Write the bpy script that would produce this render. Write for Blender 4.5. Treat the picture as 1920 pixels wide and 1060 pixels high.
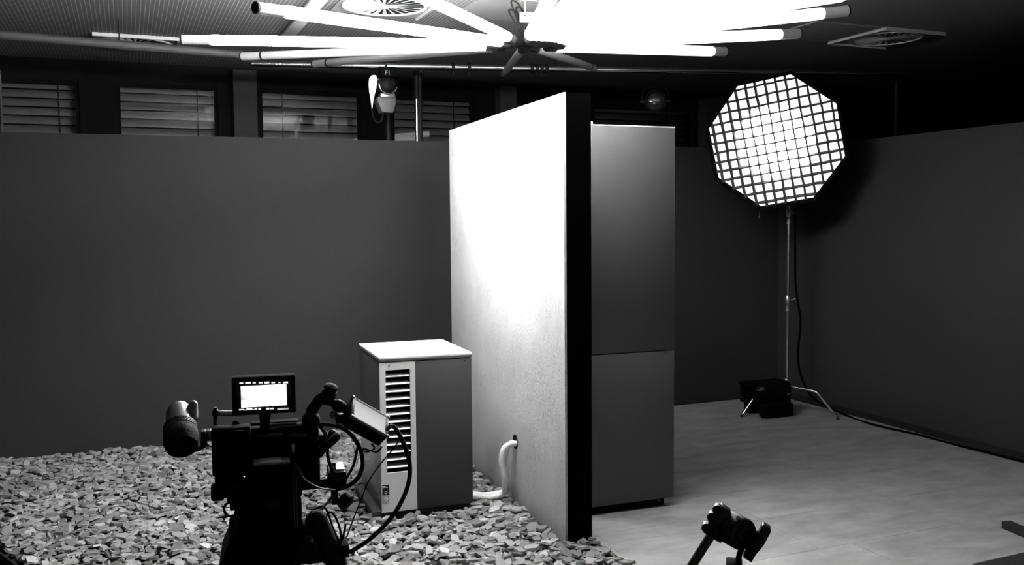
import bpy, bmesh, math, random
from mathutils import Vector, Matrix

# ------------------------------------------------------------------ camera, world, exposure
scene = bpy.context.scene
for o in list(bpy.data.objects):
    bpy.data.objects.remove(o, do_unlink=True)
COL = scene.collection

FPX, PIT, ROL, YAW, CAMH = 1731.595, .0688, -.0085, .3946, 1.8226
FW = Vector((math.sin(YAW) * math.cos(PIT), math.cos(YAW) * math.cos(PIT), -math.sin(PIT)))
R0 = Vector((math.cos(YAW), -math.sin(YAW), 0))
U0 = R0.cross(FW)
RT = R0 * math.cos(ROL) + U0 * math.sin(ROL)
UP = -R0 * math.sin(ROL) + U0 * math.cos(ROL)
CP = Vector((0, 0, CAMH))
cam = bpy.data.cameras.new('camera')
camo = bpy.data.objects.new('camera', cam)
COL.objects.link(camo)
cam.sensor_fit = 'HORIZONTAL'
cam.sensor_width = 36.0
cam.lens = 36.0 * FPX / 1920.0
cam.clip_start = .02
cam.clip_end = 60
camo.matrix_world = Matrix.Translation(CP) @ Matrix((RT, UP, -FW)).transposed().to_4x4()
scene.camera = camo

w = bpy.data.worlds.new('world')
scene.world = w
w.use_nodes = True
w.node_tree.nodes['Background'].inputs[0].default_value = (.5, .5, .5, 1)
w.node_tree.nodes['Background'].inputs[1].default_value = 0.0
vs = scene.view_settings
vs.view_transform = 'Standard'
vs.look = 'None'
vs.gamma = 1
vs.exposure = 0.0
vs.use_curve_mapping = False
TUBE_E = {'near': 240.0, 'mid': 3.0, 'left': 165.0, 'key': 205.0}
BOX_E_MID, BOX_E_RIM = 110.0, 1.3

# ------------------------------------------------------------------ pixel helpers
def ray(x, y):
    return FW + RT * ((x - 960) / FPX) + UP * ((530 - y) / FPX)
def atz(x, y, z):
    d = ray(x, y); return CP + d * ((z - CAMH) / d.z)
def aty(x, y, Y):
    d = ray(x, y); return CP + d * (Y / d.y)
def atplane(x, y, p, n):
    d = ray(x, y); return CP + d * ((Vector(p) - CP).dot(n) / d.dot(n))
def sphere_hit(x, y, c, L, far):
    d = ray(x, y); wv = c - CP
    a = d.dot(d); b = d.dot(wv); D = b * b - a * (wv.dot(wv) - L * L)
    if D < 0: t = b / a
    else: t = (b + math.sqrt(D)) / a if far else (b - math.sqrt(D)) / a
    return CP + d * t

# ------------------------------------------------------------------ materials
MATS = {}
def mat(name, v, rough=.6, metal=0., noise=0., nscale=8., bump=0., bscale=40., spec=.5, emit=0., stretch=None, trans=None):
    m = bpy.data.materials.new(name)
    m.use_nodes = True
    nt = m.node_tree
    b = nt.nodes['Principled BSDF']
    b.inputs['Roughness'].default_value = rough
    b.inputs['Metallic'].default_value = metal
    b.inputs['Specular IOR Level'].default_value = spec
    b.inputs['Base Color'].default_value = (v, v, v, 1)
    tc = nt.nodes.new('ShaderNodeTexCoord')
    vec = tc.outputs['Object']
    if stretch:
        mp = nt.nodes.new('ShaderNodeMapping')
        mp.inputs['Scale'].default_value = stretch
        nt.links.new(vec, mp.inputs['Vector']); vec = mp.outputs['Vector']
    if noise:
        n = nt.nodes.new('ShaderNodeTexNoise')
        n.inputs['Scale'].default_value = nscale
        n.inputs['Detail'].default_value = 6
        nt.links.new(vec, n.inputs['Vector'])
        mr = nt.nodes.new('ShaderNodeMapRange')
        mr.inputs['From Min'].default_value = .25; mr.inputs['From Max'].default_value = .75
        mr.inputs['To Min'].default_value = v * (1 - noise); mr.inputs['To Max'].default_value = v * (1 + noise)
        nt.links.new(n.outputs['Fac'], mr.inputs['Value'])
        nt.links.new(mr.outputs['Result'], b.inputs['Base Color'])
    if bump:
        n2 = nt.nodes.new('ShaderNodeTexNoise')
        n2.inputs['Scale'].default_value = bscale
        n2.inputs['Detail'].default_value = 4
        nt.links.new(vec, n2.inputs['Vector'])
        bp = nt.nodes.new('ShaderNodeBump')
        bp.inputs['Strength'].default_value = bump
        bp.inputs['Distance'].default_value = .01
        nt.links.new(n2.outputs['Fac'], bp.inputs['Height'])
        nt.links.new(bp.outputs['Normal'], b.inputs['Normal'])
    if emit:
        b.inputs['Emission Color'].default_value = (1, 1, 1, 1)
        b.inputs['Emission Strength'].default_value = emit
    MATS[name] = m
    return m

mat('wall_grey', .021, .9, noise=.10, nscale=60, bump=.15, bscale=250, spec=.2)
mat('room_dark', .006, .9, noise=.2, nscale=3, spec=.2)
mat('front_bounce', .35, .9, noise=.1, nscale=3, spec=.2)  # unseen wall behind the camera, made pale to bounce fill light
mat('pillar', .06, .9, noise=.1, nscale=20, spec=.2)
mat('black', .008, .6, noise=.3, nscale=30, spec=.3)
mat('duct', .05, .6, noise=.2, nscale=10, spec=.4)
mat('black_matte', .006, .95, noise=.3, nscale=30, spec=.15)
mat('black_gloss', .012, .25, noise=.2, nscale=20)
mat('rubber', .015, .8, noise=.2, nscale=60, bump=.2, bscale=200)
mat('steel', .75, .22, 1., noise=.1, nscale=30)
mat('alu', .5, .35, 1., noise=.1, nscale=30)
mat('pipe_dark', .22, .35, .8, noise=.2, nscale=10)
mat('white_plastic', .8, .4, noise=.03, nscale=20)
mat('white_paint', .8, .6, noise=.05, nscale=20)
mat('grey_plastic', .35, .5, noise=.08, nscale=20)
mat('acrylic', .55, .35, noise=.06, nscale=20)
mat('acrylic_off', .42, .4, noise=.08, nscale=20)
mat('pump_light', .62, .45, noise=.04, nscale=80)
mat('pump_dark', .042, .5, noise=.10, nscale=120)
mat('pump_side', .16, .22, .55, noise=.06, nscale=60)
mat('pump_lid', .80, .4, noise=.03, nscale=60)
mat('lid_edge', .06, .6, noise=.1, nscale=60)
mat('louver', .55, .35, .3, noise=.05, nscale=40)
mat('plinth', .05, .9, noise=.2, nscale=30)
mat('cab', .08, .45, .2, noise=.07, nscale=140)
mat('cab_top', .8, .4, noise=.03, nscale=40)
mat('insulation', .72, .8, noise=.06, nscale=60, bump=.5, bscale=60)
mat('slat', .32, .35, .3, noise=.06, nscale=20)
mat('fabric_black', .003, .95, spec=.05, noise=.3, nscale=60, bump=.2, bscale=200)
mat('fabric_grid', .045, .9, noise=.2, nscale=60)
mat('silver_cloth', .7, .5, noise=.1, nscale=20)
mat('board', .018, .8, spec=.12, noise=.25, nscale=30, stretch=(1, 8, 8))
mat('ceil_plate', .22, .7, noise=.06, nscale=20)
mat('diffuser_metal', .55, .5, noise=.06, nscale=20)
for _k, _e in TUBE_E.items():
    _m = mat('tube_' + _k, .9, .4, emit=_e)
    # emission graded to shape the light: strongest at the hub, weaker towards the tip
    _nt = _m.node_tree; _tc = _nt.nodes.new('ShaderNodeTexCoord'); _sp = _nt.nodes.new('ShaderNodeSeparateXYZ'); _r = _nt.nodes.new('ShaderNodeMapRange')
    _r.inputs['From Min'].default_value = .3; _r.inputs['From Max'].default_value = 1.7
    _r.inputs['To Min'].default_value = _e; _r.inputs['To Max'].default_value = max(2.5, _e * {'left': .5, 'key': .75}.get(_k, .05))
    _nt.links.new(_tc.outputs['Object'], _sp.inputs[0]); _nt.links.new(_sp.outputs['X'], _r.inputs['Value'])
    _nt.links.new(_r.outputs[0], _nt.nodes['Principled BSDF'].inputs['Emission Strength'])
mat('edge_black', .0015, .95, spec=.02, noise=.2)
mat('led_face', .85, .35, noise=.04, nscale=30, emit=.45)
mat('screen_text', .8, .4, emit=1.0)
mat('mark_white', .75, .6, noise=.05)
mat('mark_dim', .03, .5, noise=.05)
mat('bag_text', .35, .7, noise=.05)
mat('glass_lens', .03, .12, noise=.4, nscale=18)
mat('earth', .015, .95, noise=.4, nscale=20, bump=.6, bscale=60)
mat('cable', .008, .7, noise=.2, nscale=60, spec=.25)

def grad_screen():
    m = bpy.data.materials.new('screen_image'); m.use_nodes = True
    nt = m.node_tree; b = nt.nodes['Principled BSDF']
    b.inputs['Base Color'].default_value = (.02, .02, .02, 1); b.inputs['Roughness'].default_value = .3
    tc = nt.nodes.new('ShaderNodeTexCoord'); sp = nt.nodes.new('ShaderNodeSeparateXYZ')
    nt.links.new(tc.outputs['Generated'], sp.inputs[0])
    # picture: white scene with a soft grey wedge at the left that ends at a level edge
    a = nt.nodes.new('ShaderNodeMapRange'); a.inputs['From Min'].default_value = 0; a.inputs['From Max'].default_value = .3
    a.inputs['To Min'].default_value = 1.0; a.inputs['To Max'].default_value = 0
    nt.links.new(sp.outputs['X'], a.inputs['Value'])
    c = nt.nodes.new('ShaderNodeMapRange'); c.inputs['From Min'].default_value = .36; c.inputs['From Max'].default_value = .9
    c.inputs['To Min'].default_value = 1; c.inputs['To Max'].default_value = 0
    nt.links.new(sp.outputs['Z'], c.inputs['Value'])
    g = nt.nodes.new('ShaderNodeMath'); g.operation = 'GREATER_THAN'; g.inputs[1].default_value = .36
    nt.links.new(sp.outputs['Z'], g.inputs[0])
    m1 = nt.nodes.new('ShaderNodeMath'); m1.operation = 'MULTIPLY'
    nt.links.new(a.outputs[0], m1.inputs[0]); nt.links.new(c.outputs[0], m1.inputs[1])
    m2 = nt.nodes.new('ShaderNodeMath'); m2.operation = 'MULTIPLY'
    nt.links.new(m1.outputs[0], m2.inputs[0]); nt.links.new(g.outputs[0], m2.inputs[1])
    s = nt.nodes.new('ShaderNodeMath'); s.operation = 'SUBTRACT'; s.inputs[0].default_value = 1.5
    nt.links.new(m2.outputs[0], s.inputs[1])
    b.inputs['Emission Color'].default_value = (1, 1, 1, 1)
    nt.links.new(s.outputs[0], b.inputs['Emission Strength'])
    MATS['screen_image'] = m
grad_screen()

def softbox_mat():
    m = bpy.data.materials.new('softbox_cloth'); m.use_nodes = True
    nt = m.node_tree; b = nt.nodes['Principled BSDF']
    b.inputs['Base Color'].default_value = (.8, .8, .8, 1)
    tc = nt.nodes.new('ShaderNodeTexCoord')
    ln = nt.nodes.new('ShaderNodeVectorMath'); ln.operation = 'LENGTH'
    nt.links.new(tc.outputs['Object'], ln.inputs[0])
    r = nt.nodes.new('ShaderNodeMapRange'); r.interpolation_type = 'SMOOTHSTEP'
    r.inputs['From Min'].default_value = .17; r.inputs['From Max'].default_value = .36
    r.inputs['To Min'].default_value = BOX_E_MID; r.inputs['To Max'].default_value = BOX_E_RIM
    nt.links.new(ln.outputs['Value'], r.inputs['Value'])
    b.inputs['Emission Color'].default_value = (1, 1, 1, 1)
    nt.links.new(r.outputs[0], b.inputs['Emission Strength'])
    MATS['softbox_cloth'] = m
softbox_mat()

def ceiling_mat():
    m = bpy.data.materials.new('ceiling_ribs'); m.use_nodes = True
    nt = m.node_tree; b = nt.nodes['Principled BSDF']
    b.inputs['Roughness'].default_value = .7
    tc = nt.nodes.new('ShaderNodeTexCoord'); sp = nt.nodes.new('ShaderNodeSeparateXYZ')
    nt.links.new(tc.outputs['Object'], sp.inputs[0])
    mu = nt.nodes.new('ShaderNodeMath'); mu.operation = 'MULTIPLY'; mu.inputs[1].default_value = 1 / .031
    nt.links.new(sp.outputs['X'], mu.inputs[0])
    fr = nt.nodes.new('ShaderNodeMath'); fr.operation = 'FRACT'
    nt.links.new(mu.outputs[0], fr.inputs[0])
    gt = nt.nodes.new('ShaderNodeMath'); gt.operation = 'GREATER_THAN'; gt.inputs[1].default_value = .84
    nt.links.new(fr.outputs[0], gt.inputs[0])
    mx = nt.nodes.new('ShaderNodeMapRange')
    mx.inputs['To Min'].default_value = .13; mx.inputs['To Max'].default_value = .38
    nt.links.new(gt.outputs[0], mx.inputs['Value'])
    nt.links.new(mx.outputs[0], b.inputs['Base Color'])
    bp = nt.nodes.new('ShaderNodeBump'); bp.inputs['Strength'].default_value = .3; bp.inputs['Distance'].default_value = .004
    nt.links.new(gt.outputs[0], bp.inputs['Height']); nt.links.new(bp.outputs[0], b.inputs['Normal'])
    MATS['ceiling_ribs'] = m
ceiling_mat()

def plaster_mat():
    m = bpy.data.materials.new('plaster'); m.use_nodes = True
    nt = m.node_tree; b = nt.nodes['Principled BSDF']
    b.inputs['Roughness'].default_value = .75; b.inputs['Specular IOR Level'].default_value = .3
    tc = nt.nodes.new('ShaderNodeTexCoord')
    n0 = nt.nodes.new('ShaderNodeTexNoise'); n0.inputs['Scale'].default_value = 2.5; n0.inputs['Detail'].default_value = 5
    nt.links.new(tc.outputs['Object'], n0.inputs['Vector'])
    mr = nt.nodes.new('ShaderNodeMapRange'); mr.inputs['From Min'].default_value = .3; mr.inputs['From Max'].default_value = .7
    mr.inputs['To Min'].default_value = .84; mr.inputs['To Max'].default_value = .91
    nt.links.new(n0.outputs['Fac'], mr.inputs['Value']); nt.links.new(mr.outputs[0], b.inputs['Base Color'])
    # worm-track render: distorted noise ridges
    mp = nt.nodes.new('ShaderNodeMapping'); mp.inputs['Scale'].default_value = (1, 1, .8)
    nt.links.new(tc.outputs['Object'], mp.inputs['Vector'])
    n1 = nt.nodes.new('ShaderNodeTexNoise'); n1.inputs['Scale'].default_value = 22; n1.inputs['Detail'].default_value = 3
    n1.inputs['Distortion'].default_value = 2.2
    nt.links.new(mp.outputs[0], n1.inputs['Vector'])
    sub = nt.nodes.new('ShaderNodeMath'); sub.operation = 'SUBTRACT'; sub.inputs[1].default_value = .5
    nt.links.new(n1.outputs['Fac'], sub.inputs[0])
    ab = nt.nodes.new('ShaderNodeMath'); ab.operation = 'ABSOLUTE'; nt.links.new(sub.outputs[0], ab.inputs[0])
    r2 = nt.nodes.new('ShaderNodeMapRange'); r2.inputs['From Min'].default_value = 0; r2.inputs['From Max'].default_value = .035
    r2.inputs['To Min'].default_value = 1; r2.inputs['To Max'].default_value = 0
    nt.links.new(ab.outputs[0], r2.inputs['Value'])
    n2 = nt.nodes.new('ShaderNodeTexNoise'); n2.inputs['Scale'].default_value = 4; n2.inputs['Detail'].default_value = 2
    nt.links.new(tc.outputs['Object'], n2.inputs['Vector'])
    r3 = nt.nodes.new('ShaderNodeMapRange'); r3.inputs['From Min'].default_value = .40; r3.inputs['From Max'].default_value = .55
    nt.links.new(n2.outputs['Fac'], r3.inputs['Value'])
    mm = nt.nodes.new('ShaderNodeMath'); mm.operation = 'MULTIPLY'
    nt.links.new(r2.outputs[0], mm.inputs[0]); nt.links.new(r3.outputs[0], mm.inputs[1])
    ng = nt.nodes.new('ShaderNodeMath'); ng.operation = 'MULTIPLY'; ng.inputs[1].default_value = -1.0
    nt.links.new(mm.outputs[0], ng.inputs[0])
    n3 = nt.nodes.new('ShaderNodeTexNoise'); n3.inputs['Scale'].default_value = 70; n3.inputs['Detail'].default_value = 4
    nt.links.new(tc.outputs['Object'], n3.inputs['Vector'])
    ad = nt.nodes.new('ShaderNodeMath'); ad.operation = 'MULTIPLY_ADD'; ad.inputs[1].default_value = .6
    nt.links.new(n3.outputs['Fac'], ad.inputs[0]); nt.links.new(ng.outputs[0], ad.inputs[2])
    bp = nt.nodes.new('ShaderNodeBump'); bp.inputs['Strength'].default_value = .8; bp.inputs['Distance'].default_value = .008
    nt.links.new(ad.outputs[0], bp.inputs['Height']); nt.links.new(bp.outputs[0], b.inputs['Normal'])
    MATS['plaster'] = m
plaster_mat()

def tile_mat():
    m = bpy.data.materials.new('vinyl_tile'); m.use_nodes = True
    nt = m.node_tree; b = nt.nodes['Principled BSDF']
    b.inputs['Roughness'].default_value = .42; b.inputs['Specular IOR Level'].default_value = .45
    geo = nt.nodes.new('ShaderNodeNewGeometry')
    mp = nt.nodes.new('ShaderNodeMapping'); mp.inputs['Scale'].default_value = (1, 2.2, 1)
    nt.links.new(geo.outputs['Position'], mp.inputs['Vector'])
    n = nt.nodes.new('ShaderNodeTexNoise'); n.inputs['Scale'].default_value = 3.2; n.inputs['Detail'].default_value = 8
    n.inputs['Roughness'].default_value = .62
    nt.links.new(mp.outputs[0], n.inputs['Vector'])
    oi = nt.nodes.new('ShaderNodeObjectInfo')
    mr = nt.nodes.new('ShaderNodeMapRange'); mr.inputs['From Min'].default_value = .25; mr.inputs['From Max'].default_value = .75
    mr.inputs['To Min'].default_value = .15; mr.inputs['To Max'].default_value = .36
    nt.links.new(n.outputs['Fac'], mr.inputs['Value'])
    md = nt.nodes.new('ShaderNodeMapRange'); md.inputs['To Min'].default_value = .96; md.inputs['To Max'].default_value = 1.04
    nt.links.new(oi.outputs['Random'], md.inputs['Value'])
    mm = nt.nodes.new('ShaderNodeMath'); mm.operation = 'MULTIPLY'
    nt.links.new(mr.outputs[0], mm.inputs[0]); nt.links.new(md.outputs[0], mm.inputs[1])
    nt.links.new(mm.outputs[0], b.inputs['Base Color'])
    r2 = nt.nodes.new('ShaderNodeMapRange'); r2.inputs['To Min'].default_value = .34; r2.inputs['To Max'].default_value = .55
    nt.links.new(n.outputs['Fac'], r2.inputs['Value']); nt.links.new(r2.outputs[0], b.inputs['Roughness'])
    MATS['vinyl_tile'] = m
tile_mat()

def slate_mat():
    m = bpy.data.materials.new('slate'); m.use_nodes = True
    nt = m.node_tree; b = nt.nodes['Principled BSDF']
    b.inputs['Roughness'].default_value = .6; b.inputs['Specular IOR Level'].default_value = .35
    at = nt.nodes.new('ShaderNodeAttribute'); at.attribute_name = 'tone'
    geo = nt.nodes.new('ShaderNodeNewGeometry')
    n = nt.nodes.new('ShaderNodeTexNoise'); n.inputs['Scale'].default_value = 35; n.inputs['Detail'].default_value = 4
    nt.links.new(geo.outputs['Position'], n.inputs['Vector'])
    mr = nt.nodes.new('ShaderNodeMapRange'); mr.inputs['To Min'].default_value = .7; mr.inputs['To Max'].default_value = 1.3
    nt.links.new(n.outputs['Fac'], mr.inputs['Value'])
    mm = nt.nodes.new('ShaderNodeMath'); mm.operation = 'MULTIPLY'
    nt.links.new(at.outputs['Fac'], mm.inputs[0]); nt.links.new(mr.outputs[0], mm.inputs[1])
    nt.links.new(mm.outputs[0], b.inputs['Base Color'])
    bp = nt.nodes.new('ShaderNodeBump'); bp.inputs['Strength'].default_value = .4; bp.inputs['Distance'].default_value = .004
    nt.links.new(n.outputs['Fac'], bp.inputs['Height']); nt.links.new(bp.outputs[0], b.inputs['Normal'])
    MATS['slate'] = m
slate_mat()

def pane_mat():
    m = bpy.data.materials.new('window_glass'); m.use_nodes = True
    nt = m.node_tree
    for n in list(nt.nodes): nt.nodes.remove(n)
    out = nt.nodes.new('ShaderNodeOutputMaterial'); mx = nt.nodes.new('ShaderNodeMixShader')
    tr = nt.nodes.new('ShaderNodeBsdfTransparent'); tr.inputs[0].default_value = (.9, .9, .9, 1)
    gl = nt.nodes.new('ShaderNodeBsdfGlossy'); gl.inputs['Roughness'].default_value = .02
    fr = nt.nodes.new('ShaderNodeFresnel'); fr.inputs[0].default_value = 1.5
    nt.links.new(fr.outputs[0], mx.inputs[0]); nt.links.new(tr.outputs[0], mx.inputs[1]); nt.links.new(gl.outputs[0], mx.inputs[2])
    nt.links.new(mx.outputs[0], out.inputs[0])
    MATS['window_glass'] = m
pane_mat()

# ------------------------------------------------------------------ mesh helpers
class MB:
    def __init__(self, M=None):
        self.bm = bmesh.new(); self.M = M or Matrix.Identity(4)
    def _add(self, vs, fs):
        v = [self.bm.verts.new(Vector(p)) for p in vs]
        for f in fs:
            try: self.bm.faces.new([v[i] for i in f])
            except ValueError: pass
        return self
    def hexa(self, p):      # 8 points: bottom ring then top ring
        return self._add(p, [(3, 2, 1, 0), (4, 5, 6, 7), (0, 1, 5, 4), (1, 2, 6, 5), (2, 3, 7, 6), (3, 0, 4, 7)])
    def box(self, lo, hi, bev=0.):
        x0, y0, z0 = lo; x1, y1, z1 = hi
        tmp = bmesh.new()
        v = [tmp.verts.new(q) for q in ((x0, y0, z0), (x1, y0, z0), (x1, y1, z0), (x0, y1, z0), (x0, y0, z1), (x1, y0, z1), (x1, y1, z1), (x0, y1, z1))]
        for f in ((3, 2, 1, 0), (4, 5, 6, 7), (0, 1, 5, 4), (1, 2, 6, 5), (2, 3, 7, 6), (3, 0, 4, 7)): tmp.faces.new([v[i] for i in f])
        if bev: bmesh.ops.bevel(tmp, geom=list(tmp.edges), offset=bev, segments=2, profile=.5, affect='EDGES', clamp_overlap=True)
        self.merge(tmp); return self
    def obox(self, c, ex, ey, ez, bev=0.):     # oriented box: centre + full-size edge vectors
        c, ex, ey, ez = map(Vector, (c, ex, ey, ez))
        tmp = bmesh.new()
        s = [(-1, -1, -1), (1, -1, -1), (1, 1, -1), (-1, 1, -1), (-1, -1, 1), (1, -1, 1), (1, 1, 1), (-1, 1, 1)]
        v = [tmp.verts.new(c + ex * a / 2 + ey * b / 2 + ez * d / 2) for a, b, d in s]
        for f in ((3, 2, 1, 0), (4, 5, 6, 7), (0, 1, 5, 4), (1, 2, 6, 5), (2, 3, 7, 6), (3, 0, 4, 7)): tmp.faces.new([v[i] for i in f])
        bmesh.ops.recalc_face_normals(tmp, faces=tmp.faces)
        if bev: bmesh.ops.bevel(tmp, geom=list(tmp.edges), offset=bev, segments=2, profile=.5, affect='EDGES', clamp_overlap=True)
        self.merge(tmp); return self
    def merge(self, tmp):
        tmp.verts.index_update()
        v = [self.bm.verts.new(q.co) for q in tmp.verts]
        for f in tmp.faces:
            try: self.bm.faces.new([v[q.index] for q in f.verts])
            except ValueError: pass
        tmp.free()
    def lathe(self, o, ax, prof, n=20, cap=True, ref=None):     # prof: (distance along axis, radius)
        o = Vector(o); ax = Vector(ax).normalized()
        a = (Vector(ref) if ref else (Vector((0, 0, 1)) if abs(ax.z) < .9 else Vector((1, 0, 0))))
        a = (a - ax * a.dot(ax)).normalized(); b = ax.cross(a)
        rings = []
        for t, r in prof:
            rings.append([self.bm.verts.new(o + ax * t + (a * math.cos(2 * math.pi * k / n) + b * math.sin(2 * math.pi * k / n)) * max(r, 1e-5)) for k in range(n)])
        for i in range(len(rings) - 1):
            for k in range(n):
                self.bm.faces.new((rings[i][k], rings[i][(k + 1) % n], rings[i + 1][(k + 1) % n], rings[i + 1][k]))
        if cap:
            self.bm.faces.new(rings[0][::-1]); self.bm.faces.new(rings[-1])
        return self
    def cyl(self, p, q, r, r2=None, n=16, cap=True):
        p, q = Vector(p), Vector(q)
        return self.lathe(p, q - p, [(0, r), ((q - p).length, r if r2 is None else r2)], n, cap)
    def tube(self, pts, r, n=8, steps=6, closed=False):
        P = [Vector(p) for p in pts]
        if steps > 1 and len(P) > 2:
            Q = []
            m = len(P)
            for i in range(m if closed else m - 1):
                p1, p2 = P[i], P[(i + 1) % m]
                p0 = P[i - 1] if (i > 0 or closed) else p1
                p3 = P[(i + 2) % m] if (i + 2 < m or closed) else p2
                for s in range(steps):
                    t = s / steps
                    Q.append(.5 * ((2 * p1) + (p2 - p0) * t + (2 * p0 - 5 * p1 + 4 * p2 - p3) * t * t + (3 * p1 - p0 - 3 * p2 + p3) * t ** 3))
            if not closed: Q.append(P[-1])
            P = Q
        rings = []; a = None
        N = len(P)
        for i in range(N):
            if closed: d = P[(i + 1) % N] - P[i - 1]
            else: d = P[min(i + 1, N - 1)] - P[max(i - 1, 0)]
            d.normalize()
            if a is None: a = Vector((0, 0, 1)) if abs(d.z) < .9 else Vector((1, 0, 0))
            a = (a - d * a.dot(d)).normalized(); b = d.cross(a)
            rr = r[min(i, len(r) - 1)] if isinstance(r, (list, tuple)) else r
            rings.append([self.bm.verts.new(P[i] + (a * math.cos(2 * math.pi * k / n) + b * math.sin(2 * math.pi * k / n)) * rr) for k in range(n)])
        for i in range(N if closed else N - 1):
            A, B = rings[i], rings[(i + 1) % N]
            for k in range(n): self.bm.faces.new((A[k], A[(k + 1) % n], B[(k + 1) % n], B[k]))
        if not closed:
            self.bm.faces.new(rings[0][::-1]); self.bm.faces.new(rings[-1])
        return self
    def prism(self, poly, vec, bev=0.):        # planar polygon (3d points) extruded by vec
        vec = Vector(vec); tmp = bmesh.new()
        A = [tmp.verts.new(Vector(p)) for p in poly]; B = [tmp.verts.new(Vector(p) + vec) for p in poly]
        n = len(poly)
        tmp.faces.new(A[::-1]); tmp.faces.new(B)
        for k in range(n): tmp.faces.new((A[k], A[(k + 1) % n], B[(k + 1) % n], B[k]))
        bmesh.ops.recalc_face_normals(tmp, faces=tmp.faces)
        if bev: bmesh.ops.bevel(tmp, geom=list(tmp.edges), offset=bev, segments=2, profile=.5, affect='EDGES', clamp_overlap=True)
        self.merge(tmp); return self
    def ball(self, c, r, n=14):
        c = Vector(c)
        pr = [(-math.cos(math.pi * i / 8) * r, math.sin(math.pi * i / 8) * r) for i in range(9)]
        return self.lathe(c, (0, 0, 1), pr, n, False)
    def mesh(self, name, m, smooth=True, recentre=True):
        bmesh.ops.remove_doubles(self.bm, verts=self.bm.verts, dist=1e-6)
        bmesh.ops.transform(self.bm, matrix=self.M, verts=self.bm.verts)
        bmesh.ops.recalc_face_normals(self.bm, faces=self.bm.faces)
        c = Vector((0, 0, 0))
        if recentre and len(self.bm.verts):
            lo = Vector([min(v.co[i] for v in self.bm.verts) for i in range(3)]); hi = Vector([max(v.co[i] for v in self.bm.verts) for i in range(3)])
            c = (lo + hi) / 2
            bmesh.ops.translate(self.bm, vec=-c, verts=self.bm.verts)
        me = bpy.data.meshes.new(name); self.bm.to_mesh(me); self.bm.free()
        me.materials.append(MATS[m])
        if smooth:
            me.shade_smooth(); me.set_sharp_from_angle(angle=math.radians(32))
        return me, c
    def build(self, name, m, parent=None, smooth=True):
        me, c = self.mesh(name, m, smooth)
        return place(name, me, c, parent)

WORLD = {}
def wloc(o): return WORLD.get(o.name, Vector((0, 0, 0)))
def place(name, me, c, parent=None):
    o = bpy.data.objects.new(name, me); COL.objects.link(o)
    WORLD[o.name] = Vector(c)
    if parent: o.parent = parent; o.location = Vector(c) - wloc(parent)
    else: o.location = c
    return o
def thing(name, label, cat, loc, group=None):
    o = bpy.data.objects.new(name, None); COL.objects.link(o)
    o.empty_display_size = .1; o.location = loc; WORLD[o.name] = Vector(loc)
    return tag(o, label, cat, group)
def tag(o, label, cat, group=None):
    o['label'] = label; o['category'] = cat
    if group: o['group'] = group
    return o
def struct(o, label=None):
    o['kind'] = 'structure'
    if label: o['label'] = label
    return o
def text(body, size, o, ex, ey, m, name, parent, depth=.0006):
    cu = bpy.data.curves.new('t', 'FONT'); cu.body = body; cu.size = size; cu.extrude = depth
    cu.align_x = 'CENTER'; cu.align_y = 'CENTER'
    ob = bpy.data.objects.new('t', cu); COL.objects.link(ob)
    dg = bpy.context.evaluated_depsgraph_get()
    me = bpy.data.meshes.new_from_object(ob.evaluated_get(dg))
    bpy.data.objects.remove(ob); bpy.data.curves.remove(cu)
    ex = Vector(ex).normalized(); ey = Vector(ey).normalized(); ez = ex.cross(ey)
    me.transform(Matrix((ex, ey, ez)).transposed().to_4x4())
    me.materials.clear(); me.materials.append(MATS[m]); me.name = name
    return place(name, me, Vector(o), parent)

X, Y, Z = Vector((1, 0, 0)), Vector((0, 1, 0)), Vector((0, 0, 1))
H = 2.5
CEIL = 3.4

# ------------------------------------------------------------------ the setting
def wy(x): return 7.8089 - .0357 * x
RX = 6.089
# building shell
fl = MB().box((-6, -3.2, -.12), (9.6, 11, -.004)).build('floor', 'room_dark', smooth=False); struct(fl)
ce = MB().box((-6, -3.2, CEIL), (9.6, 10.6, CEIL + .1)).build('ceiling', 'ceiling_ribs', smooth=False); struct(ce)
struct(MB().box((-6.2, -3.2, -.1), (-6, 10.6, CEIL)).build('wall_left', 'room_dark', smooth=False))
struct(MB().box((9.6, -3.2, -.1), (9.8, 10.6, CEIL)).build('wall_far_right', 'room_dark', smooth=False))
struct(MB().box((-6.2, -3.4, -.1), (9.8, -3.2, CEIL)).build('wall_front', 'front_bounce', smooth=False))

# set flats
fb = MB().hexa([(-6, wy(-6), 0), (RX, wy(RX), 0), (RX, wy(RX) + .04, 0), (-6, wy(-6) + .04, 0), (-6, wy(-6), H), (RX, wy(RX), H), (RX, wy(RX) + .04, H), (-6, wy(-6) + .04, H)]).build('wall_back', 'wall_grey', smooth=False); struct(fb)
fr = MB().box((RX, -1.0, 0), (RX + .04, wy(RX) + .04, H)).build('wall_right', 'wall_grey', smooth=False); struct(fr)
struct(MB().box((RX - .012, -1.0, 0), (RX - .0005, wy(RX) - .001, .055)).build('baseboard_right', 'black', smooth=False))

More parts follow.
